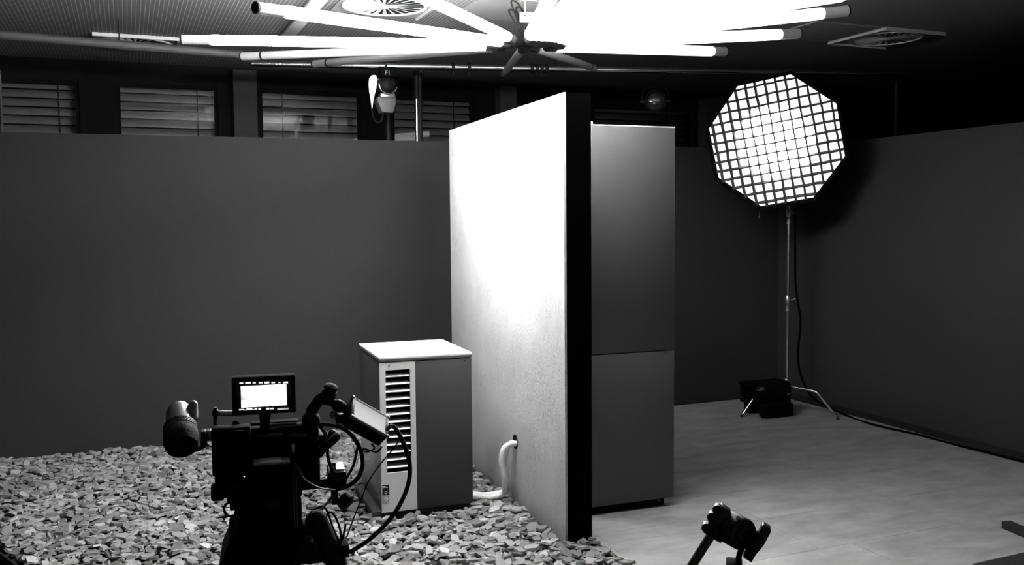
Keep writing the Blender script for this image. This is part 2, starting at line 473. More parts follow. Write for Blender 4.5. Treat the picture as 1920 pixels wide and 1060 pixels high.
# tiled floor, right of the partition
TX, TY = 1.03, .535
tile_mesh = None
rows = range(-3, 8)
for r in rows:
    y0 = 3.93 + r * TY
    off = {0: 3.45}.get(r, 3.45 + ((r * 37) % 5) * .21 - .4)
    k0 = -2
    for k in range(-2, 4):
        x0 = off + k * TX; x1 = x0 + TX
        x0c = max(x0, 2.30 if y0 < 4.1 else 2.34); x1c = min(x1, RX - .013)
        y1 = min(y0 + TY, 7.58)
        if x1c - x0c < .03 or y1 - y0 < .03: continue
        full = abs(x1c - x0c - TX) < 1e-6 and abs(y1 - y0 - TY) < 1e-6
        g = .0008
        if full and tile_mesh: place('tile', tile_mesh, Vector(((x0c + x1c) / 2, (y0 + y1) / 2, -.002)), fl)
        else:
            me, c = MB().box((x0c + g, y0 + g, -.004), (x1c - g, y1 - g, 0), .0009).mesh('tile', 'vinyl_tile', False)
            place('tile', me, c, fl)
            if full: tile_mesh = me

# rear building wall with windows
RY = 10.0
def wx(px): return aty(px, 225, RY).x
wins = [(-60, 150), (220, 410), (487, 678), (735, 890), (965, 1105), (1112, 1300), (1420, 1560), (1600, 1650)]
WZ0, WZ1 = 2.0, 3.2
rw = MB().box((-6, RY, -.1), (9.6, RY + .12, WZ0)).box((-6, RY, WZ1), (9.6, RY + .12, CEIL))
prev = -6.0
for a, b in wins:
    rw.box((prev, RY, WZ0), (wx(a), RY + .12, WZ1)); prev = wx(b)
rw.box((prev, RY, WZ0), (9.6, RY + .12, WZ1))
struct(rw.build('wall_rear', 'room_dark', smooth=False))
struct(MB().box((-6, RY + .5, -.1), (9.6, RY + .55, CEIL)).build('wall_outside', 'black_matte', smooth=False))
desc = ['half hidden by the thin pole', 'left of the lone grey pillar', 'between the grey pillar and the hanging spotlight', 'behind the chrome pole', 'above the plaster partition', 'behind the round black spotlight', 'behind the softbox', 'right of the softbox']
slat_meshes = {}
for i, (a, b) in enumerate(wins):
    x0, x1 = wx(a), wx(b); f = .035
    fm = MB()
    fm.box((x0, RY + .02, WZ0), (x0 + f, RY + .07, WZ1)).box((x1 - f, RY + .02, WZ0), (x1, RY + .07, WZ1))
    fm.box((x0 + f, RY + .02, WZ0), (x1 - f, RY + .07, WZ0 + f)).box((x0 + f, RY + .02, WZ1 - f), (x1 - f, RY + .07, WZ1))
    wf = fm.build('window_%d' % (i + 1), 'black_matte', smooth=False); struct(wf)
    MB().box((x0 + f, RY + .042, WZ0 + f), (x1 - f, RY + .048, WZ1 - f)).build('pane', 'window_glass', wf, False)
    bl = thing('window_blind', 'closed grey slatted blind outside the window ' + desc[i], 'blind', ((x0 + x1) / 2, RY + .2, WZ0), 'slatted blinds outside the high windows')
    W = x1 - x0
    mb = MB()
    # curved slat: profile in (y,z), bulging to the room, lower edge turned to the room
    pf = [(-.026, -.043)]
    for k in range(8):
        ph = math.radians(4 + 62 * k / 7); pf.append((pf[-1][0] + .0128 * math.sin(ph), pf[-1][1] + .0128 * math.cos(ph)))
    q = []
    for s in (-1, 1):
        q.append([mb.bm.verts.new((s * W / 2, y, z)) for y, z in pf] + [mb.bm.verts.new((s * W / 2, y + .003, z)) for y, z in reversed(pf)])
    n = len(q[0])
    for k in range(n): mb.bm.faces.new((q[0][k], q[0][(k + 1) % n], q[1][(k + 1) % n], q[1][k]))
    me, c = mb.mesh('slat', 'slat', True, False)
    for k in range(14):
        z = 2.06 + .0855 * k
        if z > WZ1 - .02: break
        place('slat', me, Vector(((x0 + x1) / 2, RY + .2, z)), bl)
    for t in ((.24,) if i == 2 else (.8,)):
        xc = x0 + (x1 - x0) * t
        MB().cyl((xc, RY + .168, WZ0), (xc, RY + .168, WZ1), .006, n=6).build('guide_cord', 'black', bl)
# building pillars
for i, (a, b) in enumerate([(436, 479), (929, 959), (1309, 1385)]):
    struct(MB().box((wx(a), RY - .16, -.004), (wx(b), RY - .002, 3.33 if i else 3.36)).build('trim_%d' % (i + 1), 'pillar', smooth=False), 'grey square building pillar')

# ceiling plates with swirl diffusers
def swirl(cx, cy, label, bars):
    t = thing('air_diffuser', label, 'air vent', (cx, cy, CEIL), 'square ceiling air diffusers')
    hw = .335
    MB().box((cx - hw, cy - hw, CEIL - .012), (cx + hw, cy + hw, CEIL - .001)).build('plate', 'ceil_plate', t, False)
    MB().lathe((cx, cy, CEIL - .0135), Z, [(0, .30), (.0012, .30)], 40).build('back_disc', 'black_matte', t)
    MB().lathe((cx, cy, CEIL - .03), Z, [(0, .035), (.008, .045), (.015, .045)], 20).build('hub', 'diffuser_metal', t)
    me, c = MB().hexa([(.05, -.004, -.02), (.29, -.018, -.02), (.29, .018, -.014), (.05, .004, -.014), (.05, -.003, -.018), (.29, -.017, -.018), (.29, .019, -.012), (.05, .005, -.012)]).mesh('vane', 'diffuser_metal', False, False)
    for k in range(24):
        v = place('vane', me, Vector((cx, cy, CEIL)), t); v.rotation_euler = (0, 0, 2 * math.pi * k / 24)
    rm = MB()
    n = 48
    for r0, r1, z0, z1 in ((.29, .31, -.024, -.0125),):
        rm.lathe((cx, cy, CEIL + z0), Z, [(0, r0), (0, r1), (z1 - z0, r1), (z1 - z0, r0), (0, r0)], n, False)
    rm.build('rim', 'diffuser_metal', t)
    for s in bars:
        lo = {'l': (cx - hw - .012, cy - hw), 'r': (cx + hw, cy - hw), 'n': (cx - hw, cy - hw - .012), 'f': (cx - hw, cy + hw)}[s]
        sz = (.012, 2 * hw) if s in 'lr' else (2 * hw, .012)
        MB().box((lo[0], lo[1], CEIL - .03), (lo[0] + sz[0], lo[1] + sz[1], CEIL - .001)).build('edge_profile', 'diffuser_metal', t, False)
swirl(1.80, 6.70, 'bright swirl air diffuser in ceiling beside the white ceiling profile', 'rn')
swirl(6.25, 6.375, 'dim swirl air diffuser in ceiling above the octagonal softbox', 'lnf')
swirl(.13, 8.865, 'dark swirl air diffuser in ceiling above the dark pipe', 'rn')
for k, (x0, x1, y0, y1) in enumerate([(2.38, 3.05, 6.2, 6.87), (5.2, 5.87, 6.04, 6.71)]):
    p = MB().box((x0, y0, CEIL - .012), (x1, y1, CEIL - .001)).build('ceiling_plate', 'ceil_plate', smooth=False)
    tag(p, ['plain grey square ceiling plate above the tube chandelier hub', 'plain square ceiling plate beside the dim swirl diffuser'][k], 'ceiling plate')
tag(MB().box((1.26, 6.2, CEIL - .03), (1.37, 8.1, CEIL - .001), .008).build('ceiling_profile', 'white_paint'), 'long white ceiling profile crossing behind the lit tubes', 'ceiling profile')

# ------------------------------------------------------------------ plaster partition
PA = .0475
PP = Vector((2.1929, 4.5238, 0)); PU = Vector((math.sin(PA), math.cos(PA), 0)); PV = Vector((math.cos(PA), -math.sin(PA), 0))
PL, PT = 2.2212, .1615
part = thing('partition_wall', 'freestanding partition with white textured plaster side and black front edge', 'partition', PP + PV * PT / 2 + PU * PL / 2)
def pbox(u0, u1, v0, v1, z0, z1, bev=0):
    c = PP + PU * (u0 + u1) / 2 + PV * (v0 + v1) / 2 + Z * (z0 + z1) / 2
    return MB().obox(c, PV * (v1 - v0), PU * (u1 - u0), Z * (z1 - z0), bev)
pbox(.006, PL - .006, .014, PT, 0, H - .004).build('core', 'black_matte', part, False)
pbox(.0, PL, 0, .014, 0, H, .002).build('plaster_face', 'plaster', part)
pbox(-.0, .006, .0145, PT, 0, H - .002).build('front_edge', 'edge_black', part, False)
hole = atplane(966.5, 832, PP, PV)
MB().lathe(hole + Z * .012 + PV * .002 - PV * .004, PV, [(0, .046), (.003, .046)], 24).build('pipe_opening', 'black_matte', part)

# ------------------------------------------------------------------ outdoor heat pump
HA = .0515
HP = Vector((1.3471, 5.2801, 0)); HU = Vector((math.sin(HA), math.cos(HA), 0)); HV = Vector((math.cos(HA), -math.sin(HA), 0))
HW, HD, HZ, HH = .5708, .6712, .08, .934
pump = thing('heat_pump', 'square outdoor heat pump with white lid and louvred front strip on slate chips', 'heat pump', HP + HV * HW / 2 + HU * HD / 2)
def hb(mb, v0, v1, u0, u1, z0, z1, bev=0):
    return mb.obox(HP + HV * (v0 + v1) / 2 + HU * (u0 + u1) / 2 + Z * (z0 + z1) / 2, HV * (v1 - v0), HU * (u1 - u0), Z * (z1 - z0), bev)
zt = HZ + HH
hb(MB(), 0, HW, 0, HD, zt - .016, zt, .002).build('lid', 'pump_lid', pump)
hb(MB(), .0005, HW - .0005, .0005, HD - .0005, zt - .030, zt - .0165, .001).build('lid_edge', 'lid_edge', pump)
b0, b1 = HZ + .0, zt - .034
hb(MB(), .004, .018, .020, HD - .006, b0, b1, .002).build('side_panel', 'pump_side', pump)
hb(MB(), HW - .018, HW - .004, .020, HD - .006, b0, b1, .002).build('side_panel', 'pump_side', pump)
hb(MB(), .02, HW - .02, HD - .02, HD - .006, b0, b1, .002).build('back_panel', 'pump_dark', pump)
S1 = .217
hb(MB(), S1 + .002, HW - .002, .003, .018, b0, b1, .0015).build('front_panel', 'pump_dark', pump)
# louvre strip with a real opening
o0, o1 = .037, .186
oz1 = b1 - .045; oz0 = HZ + HH * .253
st = MB()
hb(st, .002, o0, .003, .018, b0, b1); hb(st, o1, S1, .003, .018, b0, b1)
hb(st, o0, o1, .003, .018, b0, oz0); hb(st, o0, o1, .003, .018, oz1, b1)
st.build('louvre_strip', 'pump_light', pump, False)
hb(MB(), o0 - .02, o1 + .02, .10, .104, oz0 - .03, oz1 + .03).build('louvre_backing', 'black_matte', pump, False)
ns = 13
pitch = (oz1 - oz0) / (ns + .55)
mb = MB()
w2 = (o1 - o0) / 2 - .001
pf = [(0, 0), (.003, .003), (.012, .008), (.025, .012), (.05, .014)]
qq = []
for s in (-1, 1):
    ring = [(u, z) for u, z in pf] + [(u, z - .004) for u, z in reversed(pf)]
    qq.append([mb.bm.verts.new(HV * (s * w2) + HU * u + Z * z) for u, z in ring])
n = len(qq[0])
for k in range(n): mb.bm.faces.new((qq[0][k], qq[0][(k + 1) % n], qq[1][(k + 1) % n], qq[1][k]))
lou, _ = mb.mesh('louvre_slat', 'louver', True, False)
for k in range(ns):
    place('louvre_slat', lou, HP + HV * (o0 + o1) / 2 + HU * .008 + Z * (oz0 + pitch * (k + .55) + .006), pump)
for v in (.060, HW - .045):
    MB().cyl(HP + HV * v + HU * .0045 + Z * (b1 - .016), HP + HV * v + HU * .0 + Z * (b1 - .016), .0045, n=10).build('screw', 'black', pump)
# badge
bd = hb(MB(), .006, .047, .0012, .003, HZ + .105, HZ + .168).build('badge', 'black', pump, False)
hb(MB(), .006, .047, .0012, .003, HZ + .058, HZ + .1045).build('badge', 'grey_plastic', pump, False)
def hp(v, z, u=.0006): return HP + HV * v + HU * u + Z * z
MB().tube([hp(.0265 + dx * .0085, HZ + .121 + dz * .0085) for dx, dz in ((1, 0), (0, 1), (-1, 0), (0, -1))], .0016, 6, 1, True).build('diamond_mark', 'mark_white', bd)
MB().tube([hp(.0265 + .008 * math.cos(k * .524), HZ + .082 + .008 * math.sin(k * .524)) for k in range(12)], .0022, 6, 1, True).build('ring_mark', 'mark_white', bd)
hb(MB(), .009, .026, .0004, .0012, HZ + .1585, HZ + .1612).build('print_line', 'mark_white', bd, False)
hb(MB(), .009, .040, .0004, .0012, HZ + .1515, HZ + .1542).build('print_line', 'mark_white', bd, False)
hb(MB(), -.045, HW - .01, .035, HD - .03, .0, HZ - .001, .004).build('plinth', 'plinth', pump)

# insulated pipes from the partition opening to the pump
for k, dv in enumerate((0, .052)):
    h2 = hole - PV * .0 + PU * (-.022 + .045 * k) + Z * (-.004 if k else .004)
    pts = [h2 + PV * -.001, h2 - PV * (.045 - .02 * k) + Z * .0, h2 - PV * (.088 - .036 * k) - Z * .03, h2 - PV * (.103 - .036 * k) - Z * .11, h2 - PV * (.085 - .03 * k) - Z * .24,
           Vector((h2.x - .085 + .03 * k, h2.y + .03, .085)), Vector((h2.x - .18, h2.y + .06 + dv * .3, .062)), HP + HV * (HW - .004) + HU * (.10 + dv) + Z * (.10)]
    p = MB().tube(pts, .0185, 12, 8).build('insulated_pipe', 'insulation')
    tag(p, ['white insulated pipe bending down from the partition opening to the heat pump', 'second white insulated pipe beside the first from partition opening to pump'][k], 'pipe', 'insulated pipes')

# ------------------------------------------------------------------ indoor cabinet
CX, CY, CW, CZ, CH = 2.5752, 4.9371, .5715, .0544, 2.3182
CA = -.0357
CU = Vector((math.cos(CA), math.sin(CA), 0)); CD = Vector((-math.sin(CA), math.cos(CA), 0))
C0 = Vector((CX, CY, 0))
cabn = thing('tower_cabinet', 'tall two-part grey metal indoor cabinet standing beside the black partition edge', 'cabinet', C0 + CU * CW / 2 + CD * .3)
def cb(mb, a0, a1, d0, d1, z0, z1, bev=0):
    return mb.obox(C0 + CU * (a0 + a1) / 2 + CD * (d0 + d1) / 2 + Z * (z0 + z1) / 2, CU * (a1 - a0), CD * (d1 - d0), Z * (z1 - z0), bev)
zs = aty(1186, 661, CY).z
ztop = CZ + CH
cb(MB(), .002, CW - .002, .018, .60, CZ, zs - .002).build('lower_body', 'cab', cabn, False)
cb(MB(), .002, CW - .002, .018, .60, zs + .002, ztop).build('upper_body', 'cab', cabn, False)
cb(MB(), 0, CW, 0, .0175, CZ, zs - .003, .0015).build('lower_front', 'cab', cabn)
cb(MB(), 0, CW, 0, .0175, zs + .003, ztop, .0015).build('upper_front', 'cab', cabn)
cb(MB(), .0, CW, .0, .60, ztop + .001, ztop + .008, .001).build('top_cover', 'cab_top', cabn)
cb(MB(), .003, .015, .01, .03, ztop + .0085, ztop + .026).build('corner_clip', 'white_plastic', cabn, False)
MB().cyl(C0 + CU * .435 + CD * .1 + Z * (ztop + .008), C0 + CU * .435 + CD * .1 + Z * (ztop + .024), .002, n=8).build('locating_pin', 'steel', cabn)
cb(MB(), .002, CW - .05, .04, .56, 0.0, CZ - .0005).build('base_frame', 'black_matte', cabn, False)
MB().cyl(C0 + CU * (CW - .09) + CD * .0395 + Z * .03, C0 + CU * (CW - .09) + CD * .036 + Z * .03, .004, n=8).build('bolt', 'alu', cabn)
for dz in (-.012, .012):
    MB().cyl(C0 + CU * (CW - .062) + CD * .001 + Z * (zs + dz), C0 + CU * (CW - .062) - CD * .0015 + Z * (zs + dz), .004, n=8).build('screw', 'black', cabn)

# ------------------------------------------------------------------ slate chip bed
random.seed(7)
BED = [(-1.66, wy(-1.66) - .003), (0.0, 4.0), (2.37, 4.0), (2.37, 4.5), (2.19, 4.52), (2.19 + .0475 * 2.22, 6.74), (2.31, wy(2.31) - .003)]
bedm = MB().prism([Vector((x, y, -.003)) for x, y in BED], Z * .018).build('gravel_base', 'earth', smooth=False); struct(bedm, 'dark ground under the slate chips')
A_, B_ = Vector((-1.66, wy(-1.66) - .02, 0)), Vector((0.0, 3.99, 0))
dn = (B_ - A_).normalized(); nrm = Vector((dn.y, -dn.x, 0))
tag(MB().obox((A_ + B_) / 2 + nrm * .009 + Z * .022, (B_ - A_) * .995, nrm * .012, Z * .052).build('gravel_edging', 'black', smooth=False), 'thin black edging strip along the slate chip bed', 'edging')

def inbed(x, y, m=.0):
    inside = False; n = len(BED)
    for i in range(n):
        x1, y1 = BED[i]; x2, y2 = BED[(i + 1) % n]
        if (y1 > y) != (y2 > y) and x < (x2 - x1) * (y - y1) / (y2 - y1) + x1: inside = not inside
    if not inside: return False
    for i in range(n):
        a = Vector(BED[i]); b = Vector(BED[(i + 1) % n]); p = Vector((x, y)); d = b - a
        t = max(0, min(1, (p - a).dot(d) / d.dot(d)))
        if (a + d * t - p).length < m: return False
    return True
def chip_shape(rnd):
    n = rnd.choice((5, 6, 6, 7))
    L = rnd.uniform(.028, .054); Wd = L * rnd.uniform(.5, .85); th = rnd.uniform(.008, .017)
    ang = sorted(2 * math.pi * (k + rnd.uniform(-.33, .33)) / n for k in range(n))
    top = [(math.cos(a) * L * rnd.uniform(.75, 1.1), math.sin(a) * Wd * rnd.uniform(.75, 1.1)) for a in ang]
    v = [(x, y, -th / 2) for x, y in top] + [(x * .9, y * .9, th / 2 + rnd.uniform(-.002, .002)) for x, y in top]
    f = [tuple(range(n - 1, -1, -1)), tuple(range(n, 2 * n))] + [(k, (k + 1) % n, n + (k + 1) % n, n + k) for k in range(n)]
    return v, f
chips = []
cell = .041
def pump_local(x, y):
    d = Vector((x, y, 0)) - HP; return d.dot(HV), d.dot(HU)
yy = 4.0
while yy < 8.0:
    xx = -1.7
    while xx < 2.45:
        for layer in range(2):
            x = xx + random.uniform(-.03, .03); y = yy + random.uniform(-.03, .03)
            if random.random() > (.62, .66)[layer]: continue
            if not inbed(x, y, .04): continue
            pv, pu = pump_local(x, y)
            if -.07 < pv < HW + .01 and .0 < pu < HD: continue
            p = CP - Vector((0, 0, 0))
            d = Vector((x, y, .03)) - CP
            dep = d.dot(FW); px = 960 + FPX * d.dot(RT) / dep; py = 530 - FPX * d.dot(UP) / dep
            if px < -120 or px > 2000 or py > 1150: continue
            chips.append((x, y, layer, px, py, dep))
        xx += cell
    yy += cell
vis = [c for c in chips if c[2] == 1 and -10 < c[3] < 1930 and c[4] < 1075 and not (400 < c[3] < 660 and c[4] > 870)]
vis.sort(key=lambda c: c[5])
step = vis[:900:3]
front = set(id(c) for c in step)
tones = lambda r: min(.5, max(.07, r.gauss(.165, .055)))
variants = []
rr = random.Random(3)
for k in range(14):
    v, f = chip_shape(rr); me = bpy.data.meshes.new('slate_chip'); me.from_pydata(v, [], f); me.update()
    at = me.attributes.new('tone', 'FLOAT', 'POINT'); t = tones(rr)
    at.data.foreach_set('value', [t] * len(v)); me.materials.append(MATS['slate']); variants.append(me)
V, Fc, T = [], [], []
rnd = random.Random(5)
nchip = 0
for c in chips:
    x, y, layer = c[:3]
    tilt = .22 if layer else .35
    e = Matrix.Rotation(rnd.uniform(0, 6.28), 4, 'Z')
    e = Matrix.Rotation(rnd.gauss(0, tilt), 4, 'X') @ Matrix.Rotation(rnd.gauss(0, tilt), 4, 'Y') @ e
    z = .022 + .018 * layer + rnd.uniform(0, .014)
    if id(c) in front:
        o = bpy.data.objects.new('slate_chip', variants[nchip % len(variants)]); COL.objects.link(o); nchip += 1
        o.matrix_world = Matrix.Translation((x, y, z + .006)) @ e
        tn = o.data.attributes['tone'].data[0].value
        tw = 'pale grey' if tn > .19 else ('dark grey' if tn < .14 else 'mid grey')
        zw = 'between the heat pump and the plaster partition' if x > 1.97 and y > 4.9 else ('at the front end of the partition' if x > 1.97 else ('in front of the heat pump' if x > 1.3 else 'beside the camera tripod, left of the heat pump'))
        tag(o, tw + ' slate chip lying ' + zw, 'stone', 'slate chips on the bed')
    else:
        v, f = chip_shape(rnd); b = len(V); t = tones(rnd)
        for q in v: V.append(tuple(Matrix.Translation((x, y, z)) @ e @ Vector(q)))
        T += [t] * len(v)
        Fc += [tuple(b + i for i in ff) for ff in f]
me = bpy.data.meshes.new('slate_gravel'); me.from_pydata(V, [], Fc); me.update()
at = me.attributes.new('tone', 'FLOAT', 'POINT'); at.data.foreach_set('value', T); me.materials.append(MATS['slate'])
go = bpy.data.objects.new('slate_gravel', me); COL.objects.link(go)
tag(go, 'bed of grey slate chips around the heat pump', 'gravel'); go['kind'] = 'stuff'

# ------------------------------------------------------------------ starburst tube chandelier
HUB = atz(985, 85, 2.97)
TL = 2.17
ch = thing('tube_chandelier', 'starburst chandelier of long light tubes radiating from one hub under the ceiling', 'chandelier', Vector((HUB.x, HUB.y, CEIL)))
# (pixel the tube end points to, far end?, lit?)
ends = [((478, 14), 0, 'left'), ((337, 74), 1, 'left'), ((452, 106), 1, ''), ((588, 120), 1, ''), ((945, 138), 1, ''), ((1114, 128), 1, ''),
        ((1360, 97), 1, 'mid'), ((1500, 63), 1, 'mid'), ((1592, 20), 1, 'mid'),
        ((610, -92), 0, 'key')] + [(az, None, 'near' if az < -90 else 'mid') for az in (-106, -99, -92, -85, -78, -71, -63, -55, -47)]  # angled tubes added close together to fill in the white bloom
def tube_parts(lit):
    r = .037 if lit in ('near', 'mid') else .029  # near and mid tubes thickened to imitate bloom
    s0, s1 = (.26, TL - .17)
    mb = MB()
    mb.lathe((0, 0, 0), X, [(s0, r * .9), (s0 + .02, r * 1.08 if lit else r), (s1 - .02, r * 1.08 if lit else r), (s1, r * .9)], 18)
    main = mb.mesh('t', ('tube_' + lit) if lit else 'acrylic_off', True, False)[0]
    sl = MB().lathe((0, 0, 0), X, [(s1 - .002, r * .86), (s1, r), (TL - .012, r), (TL - .012, r * .90), (TL - .10, r * .88)], 18, False).mesh('t', 'acrylic' if lit else 'acrylic_off', True, False)[0]
    cap = MB().lathe((0, 0, 0), X, [(TL - .011, r * .98), (TL, r * 1.02), (TL, r * .8), (TL - .09, r * .8), (TL - .095, 0.0)], 18, False).mesh('t', 'black', True, False)[0]
    seam = MB().lathe((0, 0, 0), X, [(s1 - .012, r * 1.1), (s1 + .0, r * 1.1)], 18).mesh('t', 'black', True, False)[0]
    arm = MB().box((.04, -.016, -.012), (s0 + .03, .016, .012), .003).lathe((0, 0, 0), X, [(s0 - .07, r * 1.04), (s0 + .012, r * 1.04)], 14).mesh('t', 'black_matte', True, False)[0]
    return main, sl, cap, seam, arm
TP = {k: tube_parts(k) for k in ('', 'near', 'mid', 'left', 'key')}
MATS['hub_black'] = mat('hub_black', .004, .9, spec=.1, noise=.2)
hubo = MB().lathe(HUB - Z * .03, Z, [(-.02, .012), (0, .035), (.012, .05), (.05, .05), (.06, .03), (.07, .012)], 24).build('hub', 'hub_black', ch)
MB().cyl(HUB + Z * .03, (HUB.x, HUB.y, CEIL), .008, n=10).build('hanger_rod', 'steel', ch)
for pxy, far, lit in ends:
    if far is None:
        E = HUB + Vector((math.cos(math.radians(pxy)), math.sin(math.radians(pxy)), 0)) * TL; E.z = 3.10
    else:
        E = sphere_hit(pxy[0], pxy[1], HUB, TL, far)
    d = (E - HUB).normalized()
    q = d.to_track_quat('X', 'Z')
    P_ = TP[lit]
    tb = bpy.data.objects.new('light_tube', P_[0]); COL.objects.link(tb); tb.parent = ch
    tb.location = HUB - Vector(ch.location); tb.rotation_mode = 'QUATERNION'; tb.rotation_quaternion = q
    tb['label'] = 'glowing white light tube' if lit else 'unlit grey light tube'
    for nm, m_ in (('end_sleeve', P_[1]), ('end_cap', P_[2]), ('seam_ring', P_[3]), ('tube_bracket', P_[4])):
        if nm == 'seam_ring' and lit: continue
        so = bpy.data.objects.new(nm, m_); COL.objects.link(so); so.parent = tb
# junction box and cable loops above the hub
jb = HUB + UP * .14 + RT * .005 - FW * .16
box = MB().obox(jb, RT * .085, FW * .05, UP * .055, .006).build('junction_box', 'white_plastic', ch)
for dx in (-.012, .022):
    c = jb + RT * dx - FW * .026 + UP * .004
    MB().cyl(c, c - FW * .003, .007, n=12).build('port', 'hub_black', box)
for k, (a, hgt, off) in enumerate([(-.085, .26, -.03), (-.10, .20, -.05), (-.055, .22, 0.), (.02, .12, .01)]):
    b0_ = HUB + UP * .03
    MB().tube([b0_ + RT * .0, b0_ + RT * a * .6 + UP * hgt * .5 - FW * .02, b0_ + RT * a * 1.1 + UP * hgt, b0_ + RT * (a * .8 + .03) + UP * hgt * .9, b0_ + RT * (a * .2 + .02) + UP * hgt * .35 - FW * .03, b0_ + RT * .012 + UP * .0],
              .006, 7, 6).build('cable_loop', 'hub_black', ch)

# ------------------------------------------------------------------ rig pipes, clamps, poles, spotlights
pa, pb = atz(560, 121, 3.2), atz(1640, 139, 3.2)
pd = (pb - pa).normalized()
pipe = thing('lighting_pipe', 'shiny horizontal lighting pipe hung below ceiling behind the chandelier', 'pipe', (pa + pb) / 2)
MB().cyl(pa - pd * .4, pb + pd * .3, .028, n=20).build('pipe', 'steel', pipe)
for t in (.05, .42):
    c = pa.lerp(pb, t)
    MB().cyl(c, (c.x, c.y, CEIL), .004, n=8).build('hanger_rod', 'black_matte', pipe)
for px in (829, 858, 972, 981, 990, 999):
    t = (px - 560) / 1080; c = pa.lerp(pb, t)
    MB().lathe(c - pd * .014, pd, [(0, .031), (0, .042), (.028, .042), (.028, .031)], 16, False).cyl(c - Z * .04, c - Z * .075, .008, n=8).build('clamp', 'black', pipe)
qa, qb = atz(-40, 62, 3.2), atz(455, 103, 3.2)
tag(MB().cyl(qa - (qb - qa).normalized() * 1.5, qb, .034, n=20).build('ceiling_duct', 'duct'), 'dark round ceiling pipe ending at the grey tube tips', 'pipe')
tag(MB().cyl(((qa.x + qb.x) / 2, (qa.y + qb.y) / 2, 3.235), ((qa.x + qb.x) / 2, (qa.y + qb.y) / 2, CEIL), .006, n=8).build('pipe_hanger', 'black'), 'thin black hanger rod above the dark ceiling pipe', 'rod')

def pole(px, ybot, label, Yp, m, r, top, eye=False):
    p = aty(px, ybot, Yp)
    t = thing('upright_pole', label, 'pole', (p.x, p.y, -.004), None)
    MB().cyl((p.x, p.y, .012), (p.x, p.y, top), r, n=16).build('shaft', m, t)
    MB().lathe((p.x, p.y, -.004), Z, [(0, r * 3), (.014, r * 3), (.02, r * 1.2)], 16).build('foot', 'rubber', t)
    if top < CEIL - .02: MB().lathe((p.x, p.y, top - .02), Z, [(0, r * 1.3), (.03, r * 1.3), (.04, r * .5)], 14).build('top_cap', 'black', t)
    return t, p
t, p = pole(782, 262, 'chrome upright pole behind the grey back wall beside the partition', 8.6, 'steel', .016, 3.0)
MB().cyl((p.x, p.y, 2.98), (p.x, p.y, 3.24), .026, n=14).build('upper_sleeve', 'black', t)
MB().cyl((p.x + .035, p.y, .5), (p.x + .035, p.y, 3.22), .022, n=12).build('support_post', 'black', t)
MB().tube([(p.x + .03 + .022 * math.cos(k), p.y, 3.25 + .022 * math.sin(k)) for k in [i * .7854 for i in range(8)]], .007, 8, 1, True).build('eyelet', 'alu', t)
pole(728, 262, 'dark upright pole under the grey hooded spotlight', 8.7, 'black', .024, 3.1)
pole(4, 246, 'thin upright pole at the dark far end of the back wall', 8.6, 'duct', .012, 3.05)
pole(1679, 256, 'slim dark stand behind the right grey wall beyond the softbox', 7.0, 'duct', .012, 3.15)
pole(1694, 250, 'short rod with round knob behind the right grey wall', 7.0, 'duct', .008, 2.68)
pole(1627, 258, 'short bright tube behind the right wall beside the softbox', 7.2, 'steel', .014, 2.60)

# spotlight with grey hood
SY = 8.1
def sp(px, py, dy=0): return aty(px, py, SY + dy)
mat('leaf_glow', .8, .5, emit=1.3)
mat('hood_grey', .14, .5, noise=.08, nscale=20)
spot = thing('spotlight', 'black hanging spotlight with grey trapezoid hood and added white glow leaf as a light patch', 'spotlight', sp(725, 130))
a, b = sp(712, 145), sp(742, 129)
MB().box((a.x, SY - .06, a.z), (b.x, SY + .06, b.z), .012).build('clamp_block', 'black_matte', spot)
MB().cyl(sp(727, 130), (sp(727, 130).x, pa.lerp(pb, (727 - 560) / 1080).y, 3.2), .012, n=10).build('hook', 'black', spot)
text('F1', .055, sp(727, 137, -.062), X, Z, 'mark_white', 'lettering', spot)
c = sp(724, 160)
MB().lathe(c + Y * .10, -Y, [(0, .03), (.02, .06), (.06, .080), (.12, .082), (.15, .074), (.17, .055), (.182, .028), (.185, 0.0)], 28, False).build('lamp_housing', 'black', spot)
MB().tube([c - Y * .075 + X * .082 * math.cos(k) + Z * .082 * math.sin(k) for k in [math.pi * (1.0 + .06 * i) for i in range(16)]], .006, 8, 1).build('trim_ring', 'steel', spot)
hd = [sp(708, 181), sp(741, 181), sp(741, 196), sp(736, 212), sp(716, 211), sp(707, 190)]
MB().prism([q - Y * .02 for q in hd], Y * .13, .006).build('hood', 'hood_grey', spot)
MB().box((sp(711, 183).x, SY - .05, sp(711, 183).z), (sp(738, 179).x, SY + .02, sp(738, 177).z), .004).build('hinge', 'alu', spot)
lf = [(690, 158), (691, 148), (696, 142), (703, 142), (706, 150), (704, 165), (699, 185), (696, 205), (694, 190), (691, 172)]
MB().prism([sp(x, y) - Y * .03 for x, y in lf], Y * .006).build('light_patch_leaf', 'leaf_glow', spot, False)  # added leaf shape; its emission stands in for a patch of bright light
MB().tube([sp(704, 148) - Y * .02, sp(712, 150) - Y * .02], .007, 8, 1).build('leaf_bracket', 'alu', spot)
MB().tube([sp(703, 176), sp(698, 195), sp(699, 218), sp(707, 230), sp(716, 225), sp(718, 210)], .006, 7, 6).build('power_cable', 'cable', spot)

